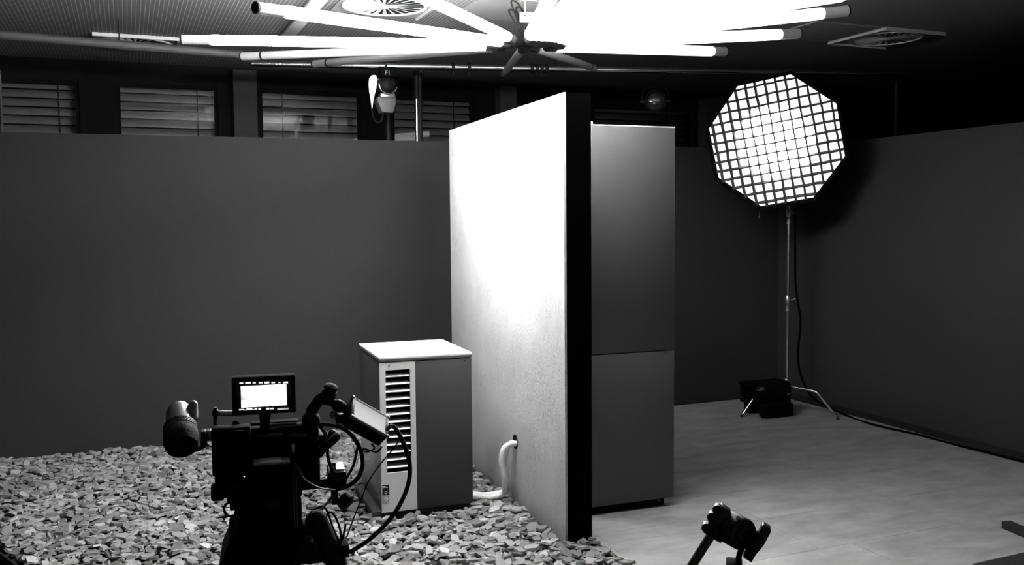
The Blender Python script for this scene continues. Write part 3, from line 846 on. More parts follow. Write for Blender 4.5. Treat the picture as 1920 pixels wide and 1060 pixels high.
# round black spotlight above the cabinet
s2 = aty(1229, 190, 7.5)
par = thing('stage_lamp', 'round black stage lamp with glass lens above the tall cabinet', 'spotlight', s2)
dirn = (CP - s2); dirn.z = -.4; dirn.normalize()
MB().lathe(s2 - dirn * .2, dirn, [(0, .03), (.02, .06), (.1, .08), (.2, .092), (.23, .1), (.235, .1), (.235, .082), (.215, .08)], 28, False).build('can', 'black_matte', par)
MB().lathe(s2 + dirn * .008, dirn, [(0, .08), (.012, .06), (.018, .03), (.02, .0)], 24, False).build('lens', 'glass_lens', par)
sd = dirn.cross(Z).normalized()
MB().tube([s2 + sd * .115 - dirn * .05, s2 + sd * .118 + Z * .08 - dirn * .05, s2 + sd * .05 + Z * .17 - dirn * .05, s2 - sd * .05 + Z * .17 - dirn * .05, s2 - sd * .118 + Z * .08 - dirn * .05, s2 - sd * .115 - dirn * .05], .01, 8, 4).build('yoke', 'black_matte', par)
tp = pa.lerp(pb, (1229 - 560) / 1080)
MB().cyl(s2 + Z * .165 - dirn * .05, (tp.x, tp.y, 3.18), .012, n=8).build('hook', 'black', par)
for s in (-1, 1): MB().cyl(s2 + sd * .095 * s - dirn * .05, s2 + sd * .14 * s - dirn * .05, .016, n=10).build('knob', 'rubber', par)

# ------------------------------------------------------------------ octagonal softbox on a stand
ST = Vector((5.616, 6.865, 0))
stand = thing('softbox_stand', 'chrome three-legged light stand holding the octagonal softbox', 'light stand', ST)
pt = 2.32
MB().cyl(ST + Z * .10, ST + Z * 1.06, .0175, n=18).build('lower_column', 'steel', stand)
MB().cyl(ST + Z * 1.06, ST + Z * 1.86, .0145, n=18).build('middle_column', 'steel', stand)
MB().cyl(ST + Z * 1.86, ST + Z * pt, .0125, n=18).build('upper_column', 'steel', stand)
for z in (1.05, 1.85):
    cl = MB().lathe(ST + Z * (z - .03), Z, [(0, .022), (.015, .027), (.06, .027), (.075, .02)], 16).build('collar', 'alu', stand)
    MB().cyl(ST + Z * z + R0 * .02, ST + Z * (z + .01) + R0 * .06, .006, n=8).ball(ST + Z * (z + .012) + R0 * .065, .012, 10).build('locking_knob', 'alu', cl)
    MB().lathe(ST + Z * (z - .10), Z, [(0, .0215), (.05, .0215)], 14).build('stop_ring', 'alu', stand)
MB().lathe(ST + Z * .12, Z, [(0, .025), (.01, .032), (.19, .032), (.20, .025)], 18).build('base_hub', 'alu', stand)
feet = [atz(1391, 782, 0), atz(1571, 787, 0)]
feet.append(ST + (ST - (feet[0] + feet[1]) / 2) * 2.0)
for k, f in enumerate(feet):
    f = Vector((f.x, f.y, 0)); d = (f - ST); d.z = 0; L = d.length; d.normalize()
    hz = .27 - k * .02
    pts = [ST + d * .03 + Z * hz, ST + d * (L * .55) + Z * (hz - .02), ST + d * (L * .64) + Z * (hz - .05), ST + d * L + Z * .014]
    lg = MB().tube([pts[0], pts[0].lerp(pts[1], .5), pts[1], pts[2], pts[2].lerp(pts[3], .5), pts[3]], .0125, 12, 5).build('leg', 'steel', stand)
    MB().cyl(pts[3] + Z * .012, Vector((pts[3].x, pts[3].y, 0)), .014, n=10).build('foot_cap', 'rubber', lg)
# softbox
SC = CP + ray(1453, 268) * 8.0
n0 = (CP - SC); n0.z = 0; n0.normalize()
yaw_ = math.radians(-6)
n0 = Matrix.Rotation(yaw_, 3, 'Z') @ n0
SN = (n0 * math.cos(math.radians(13)) - Z * math.sin(math.radians(13))).normalized()
SX = Z.cross(SN).normalized(); SYv = SN.cross(SX)
rolla = math.radians(9.0)
GX = SX * math.cos(rolla) + SYv * math.sin(rolla); GY = -SX * math.sin(rolla) + SYv * math.cos(rolla)
SR = .615
sbx = thing('octagonal_softbox', 'lit octagonal softbox with black fabric egg-crate grid on chrome stand', 'softbox', SC)
def oc(r, dpt, k): a = math.radians(22.5 + 45 * k); return SC + (GX * math.cos(a) + GY * math.sin(a)) * r - SN * dpt
mb = MB()
rings = [(SR, 0), (SR * 1.005, .03), (SR * .985, .11), (SR * .70, .34), (SR * .22, .52), (SR * .2, .56)]
rv = [[mb.bm.verts.new(oc(r, d, k)) for k in range(8)] for r, d in rings]
for i in range(len(rings) - 1):
    for k in range(8): mb.bm.faces.new((rv[i][k], rv[i][(k + 1) % 8], rv[i + 1][(k + 1) % 8], rv[i + 1][k]))
mb.bm.faces.new(rv[-1])
mb.build('shell', 'fabric_black', sbx, False)
mb = MB()
rimf = [[mb.bm.verts.new(oc(r, d, k)) for k in range(8)] for r, d in ((SR * 1.004, -.002), (SR * .962, -.002), (SR * .955, .012), (SR * 1.0, .02))]
for i in range(4):
    for k in range(8): mb.bm.faces.new((rimf[i][k], rimf[i][(k + 1) % 8], rimf[(i + 1) % 4][(k + 1) % 8], rimf[(i + 1) % 4][k]))
mb.build('rim_band', 'fabric_black', sbx, False)
dm = MB(); dm.bm.faces.new([dm.bm.verts.new(oc(SR * .965, .096, k)) for k in range(8)])
bmesh.ops.recalc_face_normals(dm.bm, faces=dm.bm.faces)
me, c = dm.mesh('diffuser', 'softbox_cloth', False)
place('diffuser', me, c, sbx)
cellg = .0845
apo = SR * .96 * math.cos(math.radians(22.5))
def chord(t):
    t = abs(t); half = apo * math.tan(math.radians(22.5))
    return apo if t <= half else max(0, apo - (t - half))
random.seed(11)
for axis in (0, 1):
    A, B = (GX, GY) if axis == 0 else (GY, GX)
    for k in range(-7, 8):
        t = (k + .5 * 0) * cellg
        if abs(t) > apo - .015: continue
        L = chord(t)
        # fabric strip: slightly wavy in depth plane
        s = MB(); nseg = 10
        top, bot = [], []
        tv, bv = [], []
        for i in range(nseg + 1):
            u = -L + 2 * L * i / nseg
            wob = random.uniform(-.004, .004)
            base = SC + A * (t + wob) + B * u
            for lst, dpt, off in ((tv, .004, 0), (bv, .090, 0)):
                lst.append((s.bm.verts.new(base - SN * dpt - A * .0058), s.bm.verts.new(base - SN * dpt + A * .0058)))
        for i in range(nseg):
            (a0, a1), (b0_, b1_), (c0, c1), (d0, d1) = tv[i], tv[i + 1], bv[i], bv[i + 1]
            for f in ((a0, a1, b1_, b0_), (c0, d0, d1, c1), (a0, b0_, d0, c0), (a1, c1, d1, b1_)): s.bm.faces.new(f)
        s.build('grid_strip', 'fabric_grid', sbx, False)
for k in range(8):
    MB().tube([oc(SR * 1.0, .02, k), oc(SR * .985, .11, k), oc(SR * .72, .345, k), oc(SR * .23, .53, k)], .006, 6, 3).build('rib', 'black', sbx)
hb_ = SC - SN * .56
MB().lathe(hb_ + SN * .03, -SN, [(0, .14), (.03, .145), (.05, .10), (.30, .09), (.32, .07)], 24).build('lamp_head', 'black', sbx)
br = MB()
topc = ST + Z * pt
br.cyl(topc - Z * .02, topc + Z * .05, .02, n=12)
br.tube([topc + Z * .03, (topc + hb_) / 2 + Z * .02, hb_ - SN * .06], .016, 8, 4)
br.build('mount_bracket', 'black', sbx)
bt = oc(SR * 1.0, .03, 5) - Z * .02
MB().tube([bt, bt - Z * .03], .004, 6, 1).ball(bt - Z * .045, .018, 10).build('toggle', 'black', sbx)

# sandbag on the left leg
f0 = Vector((feet[0].x, feet[0].y, 0)); d = (f0 - ST); d.z = 0; Lf = d.length; d.normalize(); sd = d.cross(Z)
if sd.dot(FW) > 0: sd = -sd
bag = thing('sandbag', 'black saddle sandbag hung over the leg of the softbox stand', 'sandbag', ST + d * .25)
def sbpt(a, s, z): return ST + d * a + sd * s + Z * z
MB().obox(sbpt(.245, .0, .298), d * .42, sd * .20, Z * .03, .012).build('saddle', 'fabric_black', bag)
for s in (1, -1):
    MB().obox(sbpt(.235, .10 * s, .205), d * .40, sd * .035, Z * .18, .014).build('flap', 'fabric_black', bag)
    MB().obox(sbpt(.20, .12 * s, .066), d * .33, sd * .10, Z * .13, .03).build('pouch', 'fabric_black', bag)
text('CSH', .040, sbpt(.37, .119, .268), -d, Z, 'bag_text', 'lettering', bag)
MB().obox(sbpt(.07, .119, .20), d * .03, sd * .003, Z * .006).build('tag', 'grey_plastic', bag, False)

# power cable of the softbox
cpts = [hb_ - SN * .1 - Z * .08, ST + R0 * .05 + Z * 2.05, ST + R0 * .06 + Z * 1.75, ST + R0 * .07 + Z * 1.2, ST + R0 * .12 + Z * .85, ST + R0 * .10 + Z * .55, ST + R0 * .14 + Z * .32, ST + R0 * .27 - FW * 0 + Z * .12]
gp = [atz(1590, 780, .012), atz(1640, 797, .012), atz(1720, 815, .012), atz(1800, 836, .012), atz(1880, 856, .012), atz(1990, 884, .012)]
gp = [Vector((min(q.x, RX - .04), q.y, .012)) for q in gp]
tag(MB().tube(cpts + gp, .0095, 8, 6).build('power_cable', 'edge_black'), 'black power cable from softbox down to the floor along right wall', 'cable')
q = atz(1611, 792, .004)
tag(MB().obox(q + Z * .004, R0 * .022, FW.cross(R0).cross(R0) * .008, Z * .006, .002).build('tape_scrap', 'white_plastic'), 'tiny white scrap on the floor beside the stand leg', 'scrap')

# boards at the right edge of the floor
a, b = atz(1880, 992, .0), atz(1975, 1033, .0)
dd = (b - a).normalized(); nn = Vector((-dd.y, dd.x, 0))
tag(MB().obox(a + dd * .35 + Z * .021 + nn * .03, dd * .72, nn * .06, Z * .042, .002).build('floor_batten', 'board'), 'short dark batten lying on the floor by the right wall', 'batten')
a, b = atz(1846, 1063, 0), atz(1960, 1037, 0)
dd = (b - a).normalized(); nn = Vector((-dd.y, dd.x, 0))
if nn.dot(FW) > 0: nn = -nn
tag(MB().obox(a + dd * .35 + Z * .018 + nn * .16, dd * .9, nn * .3, Z * .036, .003).build('floor_board', 'board'), 'wide dark board lying on the floor in front of the batten', 'board')

# ------------------------------------------------------------------ camera rig in the foreground
RA = .1403
RM = Matrix.Rotation(-RA, 4, 'Z')
rf = Vector((math.sin(RA), math.cos(RA), 0)); rr_ = Vector((math.cos(RA), -math.sin(RA), 0))
def L(px, py, s):       # photo pixel at rig distance s -> rig-local point (right, away, up)
    d = ray(px, py); P = CP + d * (s / d.dot(rf))
    return Vector((P.dot(rr_), s, P.z))
def LB(x0, y0, x1, y1, s0, s1, bev=.002):
    a = L(x0, y1, s0); b = L(x1, y0, s0)
    return MB(RM).box((a.x, s0, a.z), (b.x, s1, b.z), bev)
def LT(pts, r, n=8, steps=5): return MB(RM).tube([L(*p) for p in pts], r, n, steps)
def W_(v): return RM @ v

camr = thing('cinema_camera', 'black cinema camera seen from behind with slab battery, on a tripod', 'video camera', W_(L(500, 940, 2.3)))
def LF(x0, y0, x1, y1, s0, s1, bev=.002):    # same, but measured at its far face
    a = L(x0, y1, s1); b = L(x1, y0, s1)
    return MB(RM).box((a.x, s0, a.z), (b.x, s1, b.z), bev)
LF(412, 806, 592, 890, 2.235, 2.44, .006).build('front_module', 'black_matte', camr)
body = LB(402, 799, 598, 893, 2.18, 2.235, .012).build('body', 'black_matte', camr)
LB(398, 800, 470, 896, 2.16, 2.20, .006).build('side_module', 'black_matte', camr)
LB(407, 893, 470, 914, 2.20, 2.36, .004).build('lower_module', 'black_matte', camr)
LB(425, 893, 566, 945, 2.19, 2.40, .006).build('base_plate', 'black', camr)
LB(505, 794, 596, 801, 2.185, 2.21, .002).build('top_plate', 'black_matte', camr)
LB(407, 797, 505, 803, 2.185, 2.21, .002).build('top_rail', 'black_matte', camr)
LB(470, 789, 560, 797, 2.19, 2.22, .003).build('top_handle', 'black_matte', camr)
for (x0, y0, x1, y1) in ((443, 806, 470, 822), (540, 812, 575, 826), (478, 812, 530, 824)):
    LB(x0, y0, x1, y1, 2.168, 2.182, .003).build('connector', 'black_gloss', camr)
for x in (486, 500, 514, 528, 541):
    MB(RM).cyl(L(x, 842, 2.18), L(x, 842, 2.165), .008, n=12).build('port', 'black_gloss', camr)
LB(462, 832, 546, 853, 2.16, 2.185, .004).build('port_panel', 'black_matte', camr)
LB(547, 834, 552, 850, 2.155, 2.185, .001).build('card_slot', 'alu', camr)
LB(437, 807, 456, 809, 2.155, 2.172, .0005).build('edge_trim', 'alu', camr)
# lens in front of the body
MB(RM).lathe(L(500, 884, 2.44), Y, [(0, .045), (.02, .05), (.10, .05), (.11, .056), (.16, .056), (.17, .05)], 28).build('lens', 'black', camr)
# battery
bat = LB(466, 872, 551, 1003, 2.095, 2.145, .008).build('battery', 'black_matte', camr)
LB(462, 882, 556, 1000, 2.145, 2.19, .004).build('battery_plate', 'black', camr)
a, b = L(468, 874, 2.098), L(549, 868, 2.098)
MB(RM).box((a.x + .008, 2.098, a.z - .002), (b.x - .006, 2.142, a.z + .0035), .002).build('battery_label', 'grey_plastic', bat)
MB(RM).box((a.x + .022, 2.099, a.z + .0035), (b.x - .026, 2.141, a.z + .0045)).build('label_print', 'mark_white', bat, False)
text('SWIT', .018, W_(L(508, 948, 2.0945)), rr_, Z, 'mark_dim', 'lettering', bat)
MB(RM).cyl(L(458, 894, 2.14), L(458, 894, 2.137), .0016, n=8).build('status_light', 'screen_text', camr)
# knobs and side brackets
MB(RM).lathe(L(396, 924, 2.27), X, [(0, .018), (.004, .021), (.026, .021), (.034, .012), (.05, .012)], 18).build('rosette_knob', 'rubber', camr)
LB(400, 913, 432, 938, 2.24, 2.31, .006).build('rosette_bracket', 'black', camr)
LT([(438, 940, 2.22), (424, 946, 2.2), (420, 955, 2.2), (426, 967, 2.2), (440, 968, 2.22)], .003).build('loop_cable', 'cable', camr)
LB(431, 944, 444, 959, 2.2, 2.22, .002).build('small_plug', 'black', camr)
for s in (2.27, 2.33):
    a, b = L(552, 912, s), L(632, 908, s)
    MB(RM).cyl((a.x, s, a.z), (b.x, s, a.z + .002), .012, n=14).build('cross_rod', 'black', camr)
LB(556, 900, 584, 922, 2.25, 2.35, .004).build('rod_clamp', 'black', camr)
mot = LB(617, 884, 650, 922, 2.24, 2.33, .006).build('lens_motor', 'black', camr)
LB(629, 879, 646, 885, 2.25, 2.32, .002).build('motor_cap', 'alu', mot)
LB(619, 868, 630, 890, 2.23, 2.25, .003).build('motor_lever', 'black', mot)
MB(RM).lathe(L(640, 932, 2.25), (.5, -.4, -.5), [(0, .012), (.003, .02), (.022, .022), (.028, .015)], 16).build('motor_gear', 'rubber', mot)
LB(622, 922, 634, 948, 2.24, 2.27, .002).build('motor_bracket', 'black', mot)
# right clamp on the body
LB(596, 815, 612, 838, 2.2, 2.28, .004).build('side_bracket', 'black', camr)
MB(RM).lathe(L(606, 826, 2.22), X, [(0, .012), (.004, .016), (.018, .016), (.024, .008)], 14).build('bracket_knob', 'rubber', camr)
LT([(598, 852, 2.2), (606, 842, 2.18), (622, 828, 2.17), (631, 818, 2.18), (622, 812, 2.2)], .010, 10).build('clamp_lever', 'black', camr)
# left rods
MB(RM).cyl(L(403.5, 800, 2.2), L(403.5, 764, 2.2), .0045, n=12).build('side_post', 'black', camr)
MB(RM).cyl(L(403, 775.5, 2.2), L(438, 775.5, 2.2), .0062, n=14).build('monitor_rod', 'alu', camr)
LB(398, 770, 409, 782, 2.19, 2.21, .002).build('rod_joint', 'black', camr)
LT([(456, 801, 2.21), (448, 795, 2.2), (442, 792, 2.2), (440, 797, 2.21)], .006).build('strap_loop', 'black', camr)
# cables on the rig
LT([(594, 795, 2.22), (622, 797, 2.18), (650, 808, 2.15), (672, 835, 2.14), (680, 868, 2.14), (672, 895, 2.15), (652, 912, 2.18), (630, 918, 2.24)], .0052, 8).build('cable_arc', 'cable', camr)
LT([(618, 826, 2.2), (614, 846, 2.19), (617, 866, 2.2), (626, 886, 2.23)], .0042).build('cable_drop', 'cable', camr)
LT([(672, 832, 2.14), (668, 850, 2.15), (662, 875, 2.17), (648, 900, 2.2), (640, 918, 2.22)], .0034).build('cable_drop', 'cable', camr)
LT([(552, 868, 2.16), (560, 880, 2.15), (568, 896, 2.15), (585, 909, 2.15), (606, 917, 2.17), (628, 919, 2.2)], .0022).build('thin_lead', 'pipe_dark', camr)
for pts in ([(628, 925, 2.24), (612, 945, 2.18), (600, 960, 2.15), (608, 980, 2.13), (625, 1000, 2.12), (640, 1018, 2.12)],
            [(592, 955, 2.2), (606, 950, 2.17), (616, 965, 2.15), (624, 990, 2.13), (636, 1016, 2.12)],
            [(612, 1005, 2.14), (612, 970, 2.15), (620, 961, 2.14), (630, 972, 2.13), (638, 995, 2.12), (640, 1018, 2.12)],
            [(640, 1018, 2.12), (646, 995, 2.12), (648, 982, 2.12)]):
    LT(pts, .0026).build('thin_cable', 'cable', camr)

# monitor
mon = thing('field_monitor', 'small black field monitor showing a bright picture on the cinema camera', 'monitor', W_(L(495, 783, 2.15)))
LB(436, 703, 554, 781, 2.105, 2.135, .004).build('housing', 'black_matte', mon)
LB(444, 711, 546, 772, 2.1035, 2.1055, .0003).build('screen', 'black_gloss', mon)
scr = LB(452.5, 720.5, 537, 765, 2.1018, 2.1033, 0).build('picture', 'screen_image', mon, False)
for x0, x1, y0, y1 in ((449, 456, 717.5, 720), (460, 470, 716.5, 720), (474, 479.5, 717, 719.5), (485, 492.5, 717, 719.5), (496, 504.5, 716, 719.8), (509, 515.5, 716.5, 719.3), (522, 526, 716.8, 719), (531, 540, 716, 719.5)):
    LB(x0, y0, x1, y1, 2.1018, 2.1033, 0).build('status_text', 'screen_text', scr, False)
for x0, x1, y0, y1 in ((448, 456.5, 767.5, 770), (457, 482, 765.5, 770), (484.5, 489, 765.5, 769), (499, 505, 765.3, 768.5), (507, 513.5, 765.3, 768), (520, 541, 765.8, 766.6), (520, 541, 767.6, 768.3)):
    LB(x0, y0, x1, y1, 2.1018, 2.1033, 0).build('status_text', 'screen_text', scr, False)
for x0, x1, y0, y1 in ((457.5, 462, 765.8, 768.5), (473, 477.5, 765.6, 768), (505, 509, 761, 764.6), (515, 520, 762.5, 764.6)):
    LB(x0, y0, x1, y1, 2.1008, 2.1016, 0).build('status_icon', 'black', scr, False)
LB(486, 780, 508, 786, 2.10, 2.14, .002).build('mount_plate', 'black', mon)
MB(RM).cyl(L(497, 786, 2.12), L(497, 799, 2.2), .012, n=14).build('mount_post', 'black', mon)

# electronic viewfinder
evf = thing('viewfinder', 'black viewfinder with round rubber eyecup on arm left of the camera', 'viewfinder', W_(L(360, 842, 2.2)))
vc = L(339, 815, 2.14)
ax = Vector((.10, -.80, -.52)).normalized()
MB(RM).lathe(vc - ax * .055, ax, [(-.035, .0), (-.03, .022), (-.015, .0285), (.035, .0305)], 28, False).build('barrel', 'alu', evf)
rg = MB(RM)
rg.lathe(vc - ax * .024, ax, [(0, .0305), (.0, .0345), (.014, .0355), (.014, .031)], 36, False)
rgo = rg.build('knurled_ring', 'grey_plastic', evf)
kb = Vector((1, 0, 0)); kb = (kb - ax * kb.dot(ax)).normalized(); kc = ax.cross(kb)
for k in range(36):
    an = 2 * math.pi * k / 36; rd = kb * math.cos(an) + kc * math.sin(an); tg = ax.cross(rd)
    MB(RM).obox(vc - ax * .017 + rd * .0353, rd * .002, (ax + tg * .7).normalized() * .014, tg * .0028).build('rib', 'black', rgo, False)
MB(RM).lathe(vc - ax * .010, ax, [(0, .034), (.006, .037), (.03, .038), (.048, .034), (.05, .028), (.042, .024), (.025, .02), (.02, .0)], 30, False).build('eyecup', 'rubber', evf)
MB(RM).cyl(L(364, 786, 2.17), L(362, 760, 2.19), .009, .011, n=14).ball(L(362, 760, 2.19), .011, 12).build('adjuster', 'alu', evf)
LT([(352, 840, 2.16), (368, 843, 2.17), (378, 838, 2.18), (381, 822, 2.2)], .006, 8).build('arm', 'black', evf)
LB(377, 809, 386, 842, 2.19, 2.22, .003).build('arm_joint', 'black', evf)
LB(386, 808, 402, 828, 2.2, 2.23, .003).build('arm_bracket', 'pipe_dark', evf)
LT([(386, 826, 2.2), (391, 836, 2.19), (401, 838, 2.2)], .0022).build('lead', 'alu', evf)

# articulated arm and small LED panel
arm = thing('magic_arm', 'black articulated arm with knobs carrying the small light panel', 'articulated arm', W_(L(582, 795, 2.2)))
MB(RM).tube([L(580, 796, 2.2), L(585, 770, 2.19), L(600, 748, 2.18), L(616, 738, 2.17)], [.016, .014, .013, .012], 12, 1).build('lower_arm', 'black', arm)
MB(RM).ball(L(583, 788, 2.19), .022).build('base_joint', 'black', arm)
MB(RM).lathe(L(616, 742, 2.175), (.25, -.3, .9), [(-.02, .012), (-.012, .017), (.012, .018), (.014, .014), (.018, .017), (.026, .015), (.03, .006)], 18).build('elbow_knob', 'rubber', arm)
MB(RM).tube([L(614, 748, 2.17), L(626, 757, 2.165), L(637, 762, 2.165), L(650, 768, 2.165)], [.009, .010, .015, .010], 12, 1).build('upper_arm', 'black', arm)
MB(RM).ball(L(634, 761, 2.16), .015).build('end_joint', 'black', arm)
LT([(592, 775, 2.2), (600, 798, 2.2), (612, 816, 2.2)], .0048, 8).build('tie_bar', 'black', arm)
LB(630, 778, 645, 796, 2.155, 2.18, .003).build('release_clip', 'black', arm)
MB(RM).lathe(L(632, 780, 2.16), (-.6, -.6, .3), [(0, .006), (.01, .006), (.012, .009), (.016, .009)], 12).build('thumb_screw', 'alu', arm)
led = thing('led_panel', 'small tilted LED light panel with white face beside the heat pump louvres', 'light panel', W_(L(690, 812, 2.15)))
fc = (L(662.8, 745, 2.165) + L(727.3, 783.2, 2.185) + L(727.3, 819.7, 2.125) + L(656.8, 781.5, 2.105)) / 4
e1 = ((L(727.3, 783.2, 2.185) - L(662.8, 745, 2.165)) + (L(727.3, 819.7, 2.125) - L(656.8, 781.5, 2.105))) / 2
e2 = ((L(656.8, 781.5, 2.105) - L(662.8, 745, 2.165)) + (L(727.3, 819.7, 2.125) - L(727.3, 783.2, 2.185))) / 2
w1, w2_ = e1.length, e2.length
e1n = e1.normalized(); e2 = (e2 - e1n * e2.dot(e1n)).normalized(); e3 = e1n.cross(e2)
if e3.y > 0: e3 = -e3      # face normal towards the viewer
MB(RM).obox(fc - e3 * .019, e1n * w1 * 1.02, e2 * w2_ * 1.02, e3 * .034, .004).build('housing', 'black_matte', led)
fr_ = MB(RM)
for sx in (-1, 1):
    fr_.obox(fc + e1n * sx * w1 * .47, e1n * w1 * .06, e2 * w2_, e3 * .006, .001)
    fr_.obox(fc + e2 * sx * w2_ * .465, e1n * w1 * .88, e2 * w2_ * .07, e3 * .006, .001)
fr_.build('bezel', 'white_plastic', led)
MB(RM).obox(fc - e3 * .0015, e1n * w1 * .87, e2 * w2_ * .85, e3 * .002).build('light_face', 'led_face', led, False)
for sx in (-1, 1):
    for sy in (-1, 1):
        MB(RM).obox(fc + e1n * sx * w1 * .49 + e2 * sy * w2_ * .48, e1n * .007, e2 * .007, e3 * .009, .001).build('corner_clip', 'alu', led)
MB(RM).cyl(fc - e3 * .036 + e1n * .01, fc - e3 * .05 + e1n * .01 - e2 * -.012, .008, n=12).build('mount_stud', 'black', led)
LT([(696, 832, 2.13), (702, 841, 2.13), (690, 847, 2.13), (680, 845, 2.13), (684, 842, 2.13), (706, 848, 2.13), (716, 838, 2.13)], .0022).build('strap', 'cable', led)
lc = tag(LT([(726, 805, 2.13), (738, 800, 2.1), (756, 830, 2.08), (768, 870, 2.08), (765, 910, 2.08), (745, 955, 2.08), (715, 992, 2.09), (685, 1018, 2.1), (655, 1036, 2.11)], .0052, 8).build('light_cable', 'cable'), 'thick black cable arcing from the LED panel past the louvres', 'cable')
tag(LT([(748, 826, 2.1), (735, 845, 2.1), (712, 872, 2.1), (690, 905, 2.1), (678, 935, 2.1), (664, 970, 2.11), (650, 1008, 2.12)], .0016, 6).build('thin_cable', 'cable'), 'thin dark lead hanging from the LED panel cable', 'cable')

# tripod
tri = thing('camera_tripod', 'black video tripod with padded pan handle under the cinema camera', 'tripod', W_(Vector((L(500, 1000, 2.3).x, 2.32, 0))))
hx = L(505, 1000, 2.3).x
hz = L(505, 945, 2.3).z
LB(440, 945, 566, 985, 2.2, 2.40, .006).build('quick_plate', 'black', tri)
a, b = L(443, 985, 2.22), L(566, 985, 2.22); zb = L(500, 1060, 2.22).z
c0, c1 = L(409, 1062, 2.22), L(575, 1062, 2.22)
MB(RM).hexa([(c0.x, 2.22, zb), (c1.x, 2.22, zb), (c1.x, 2.42, zb), (c0.x, 2.42, zb), (a.x, 2.22, a.z), (b.x, 2.22, a.z), (b.x, 2.42, a.z), (a.x, 2.42, a.z)]).build('fluid_head', 'black_matte', tri, False)
LB(430, 978, 446, 1010, 2.2, 2.26, .004).build('drag_lever', 'black', tri)
ph0, ph1 = L(589, 968, 2.13), L(640, 1075, 2.11)
hd_ = (ph1 - ph0).normalized()
MB(RM).lathe(ph0 - hd_ * .012, hd_, [(0, .006), (.003, .016), (.010, .0225), (.02, .0245), (.10, .0245), (.14, .023), (.15, .016), (.16, .009)], 20).build('handle_grip', 'rubber', tri)
MB(RM).tube([ph0 + hd_ * .14, ph1 + Vector((-.01, .04, -.02)), Vector((hx + .05, 2.25, zb - .03))], .009, 10, 4).build('handle_bar', 'alu', tri)
LB(568, 984, 590, 1006, 2.22, 2.28, .004).build('head_knob', 'rubber', tri)
LB(600, 1022, 655, 1052, 2.10, 2.15, .005).build('handle_clamp', 'black_matte', tri)
LB(556, 1012, 612, 1062, 2.2, 2.3, .005).build('handle_rosette', 'black', tri)
top = Vector((hx, 2.32, zb - .005))
MB(RM).lathe(top - Vector((0, 0, .16)), Z, [(0, .04), (.03, .06), (.10, .075), (.16, .075)], 24).build('bowl', 'black', tri)
for k in range(3):
    an = math.radians(90 + 120 * k)
    ft = Vector((hx + .46 * math.cos(an), 2.32 + .46 * math.sin(an), .0))
    st_ = top + Vector((.06 * math.cos(an), .06 * math.sin(an), -.13))
    tn = Vector((-math.sin(an), math.cos(an), 0)) * .022
    lg = MB(RM).cyl(st_ + tn, st_.lerp(ft, .55) + tn, .011, n=10).cyl(st_ - tn, st_.lerp(ft, .55) - tn, .011, n=10).cyl(st_.lerp(ft, .45), ft + Z * .02, .011, n=10).build('leg', 'black', tri)
    MB(RM).obox(st_.lerp(ft, .55), tn * 3.2, (ft - st_).normalized() * .05, (ft - st_).normalized().cross(tn.normalized()) * .03, .004).build('leg_lock', 'black', lg)
    MB(RM).lathe(ft, Z, [(0, .022), (.012, .022), (.03, .012)], 14).build('foot', 'rubber', lg)

# ------------------------------------------------------------------ grip arm in the right foreground
GA = YAW + math.atan((1375 - 960) / FPX)
GM = Matrix.Rotation(-GA, 4, 'Z')
gf = Vector((math.sin(GA), math.cos(GA), 0)); gr = Vector((math.cos(GA), -math.sin(GA), 0))
def G(px, py, s=1.65):
    d = ray(px, py); P = CP + d * (s / d.dot(gf)); return Vector((P.dot(gr), s, P.z))
mat('grip_black', .014, .42, noise=.3, nscale=40)
grip = thing('grip_stand', 'dark stand whose slanted arm carries a round grip head with handle', 'grip stand', GM @ Vector((G(1240, 1150).x, 1.65, 0)))
r0, r1 = G(1337, 998), G(1337, 998) + (G(1298, 1060) - G(1337, 998)).normalized() * .40
MB(GM).cyl(r0 + (r0 - r1).normalized() * .03, r1, .0083, n=16).build('arm_rod', 'pipe_dark', grip)
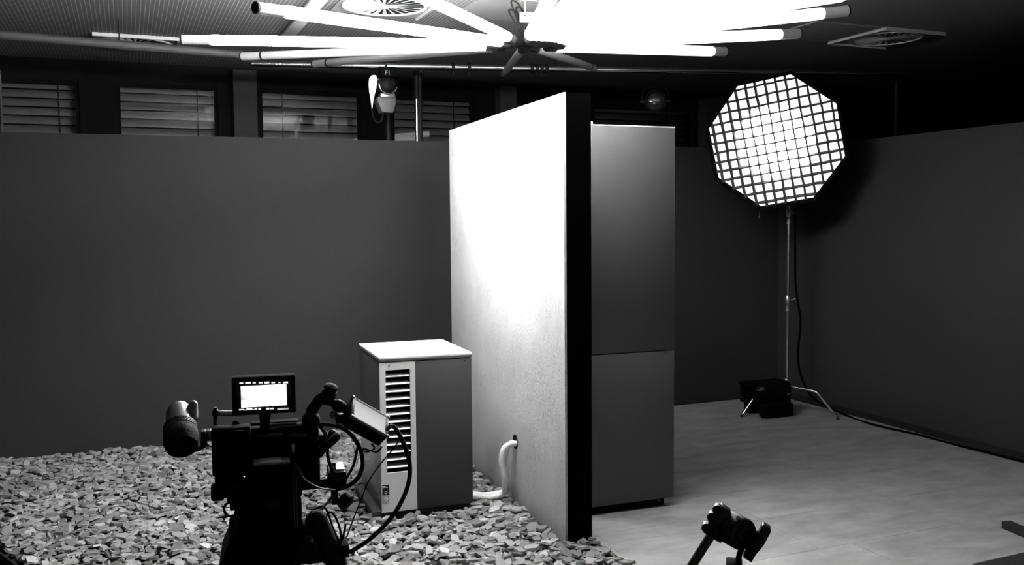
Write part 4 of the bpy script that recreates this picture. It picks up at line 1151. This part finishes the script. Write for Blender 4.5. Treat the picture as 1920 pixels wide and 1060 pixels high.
# jaw block: parallelogram seen edge-on, with rounded teeth
ja = [(1317, 999), (1345, 953), (1352, 951), (1371, 963), (1352, 1021), (1340, 1014)]
MB(GM).prism([G(x, y, 1.63) for x, y in ja], Y * .030, .003).build('jaw', 'grip_black', grip)
for x, y in ((1324, 991), (1335, 971), (1345, 957)):
    MB(GM).cyl(G(x, y, 1.628), G(x, y, 1.628) + Y * .016, .0085, n=12).build('jaw_tooth', 'grip_black', grip)
a0, a1 = G(1354, 982, 1.672), G(1394, 1003, 1.617)
dr = (a1 - a0).normalized(); ln_ = (a1 - a0).length
MB(GM).lathe(a0, dr, [(0, .024), (.002, .0285), (.008, .0285), (.0085, .026), (.011, .026), (.0115, .0285), (.016, .0285), (.0165, .027), (.019, .027), (.0195, .0285), (ln_ - .004, .0285), (ln_, .0265), (ln_ + .001, .018), (ln_ + .006, .012)], 32).build('drum', 'grip_black', grip)
for x, y in ((1366, 1009), (1384, 972)):
    MB(GM).cyl(G(x, y, 1.625), G(x, y, 1.615), .0035, n=10).build('set_screw', 'alu', grip)
MB(GM).cyl(a1, G(1417, 1011, 1.615), .009, n=14).lathe(G(1410, 1008, 1.62), dr, [(0, .011), (.003, .014), (.007, .014), (.01, .01)], 14).build('handle_shaft', 'black', grip)
tt = [(1429, 986), (1432, 985), (1445, 993), (1446, 998), (1432, 1024), (1417, 1042), (1409, 1056), (1393, 1046), (1403, 1030), (1410, 1014), (1420, 1008)]
MB(GM).prism([G(x, y, 1.605) for x, y in tt], Y * .022, .004).build('tee_handle', 'grip_black', grip)
MB(GM).tube([G(1393, 1024, 1.62), G(1386, 1042, 1.62), G(1384, 1062, 1.62)], .005, 8, 4).build('hanging_strap', 'cable', grip)
LBg = G(1361, 1061, 1.62); LBh = G(1392, 1057.5, 1.62)
MB(GM).box((LBg.x, 1.61, LBg.z - .03), (LBh.x, 1.65, LBh.z), .003).build('strap_clip', 'black_matte', grip)
cz = r1
MB(GM).cyl(cz + (r1 - r0).normalized() * .02, cz - (r1 - r0).normalized() * .05, .024, n=16).build('lower_head', 'black', grip)
MB(GM).cyl(Vector((cz.x, cz.y, .1)), cz, .0125, n=14).build('column', 'steel', grip)
for k in range(3):
    an = math.radians(30 + 120 * k); dd = Vector((math.cos(an), math.sin(an), 0)); bs = Vector((cz.x, cz.y, 0))
    MB(GM).tube([bs + dd * .01 + Z * .24, bs + dd * .25 + Z * .22, bs + dd * .30 + Z * .18, bs + dd * .42 + Z * .01], .011, 10, 4).build('leg', 'steel', grip)
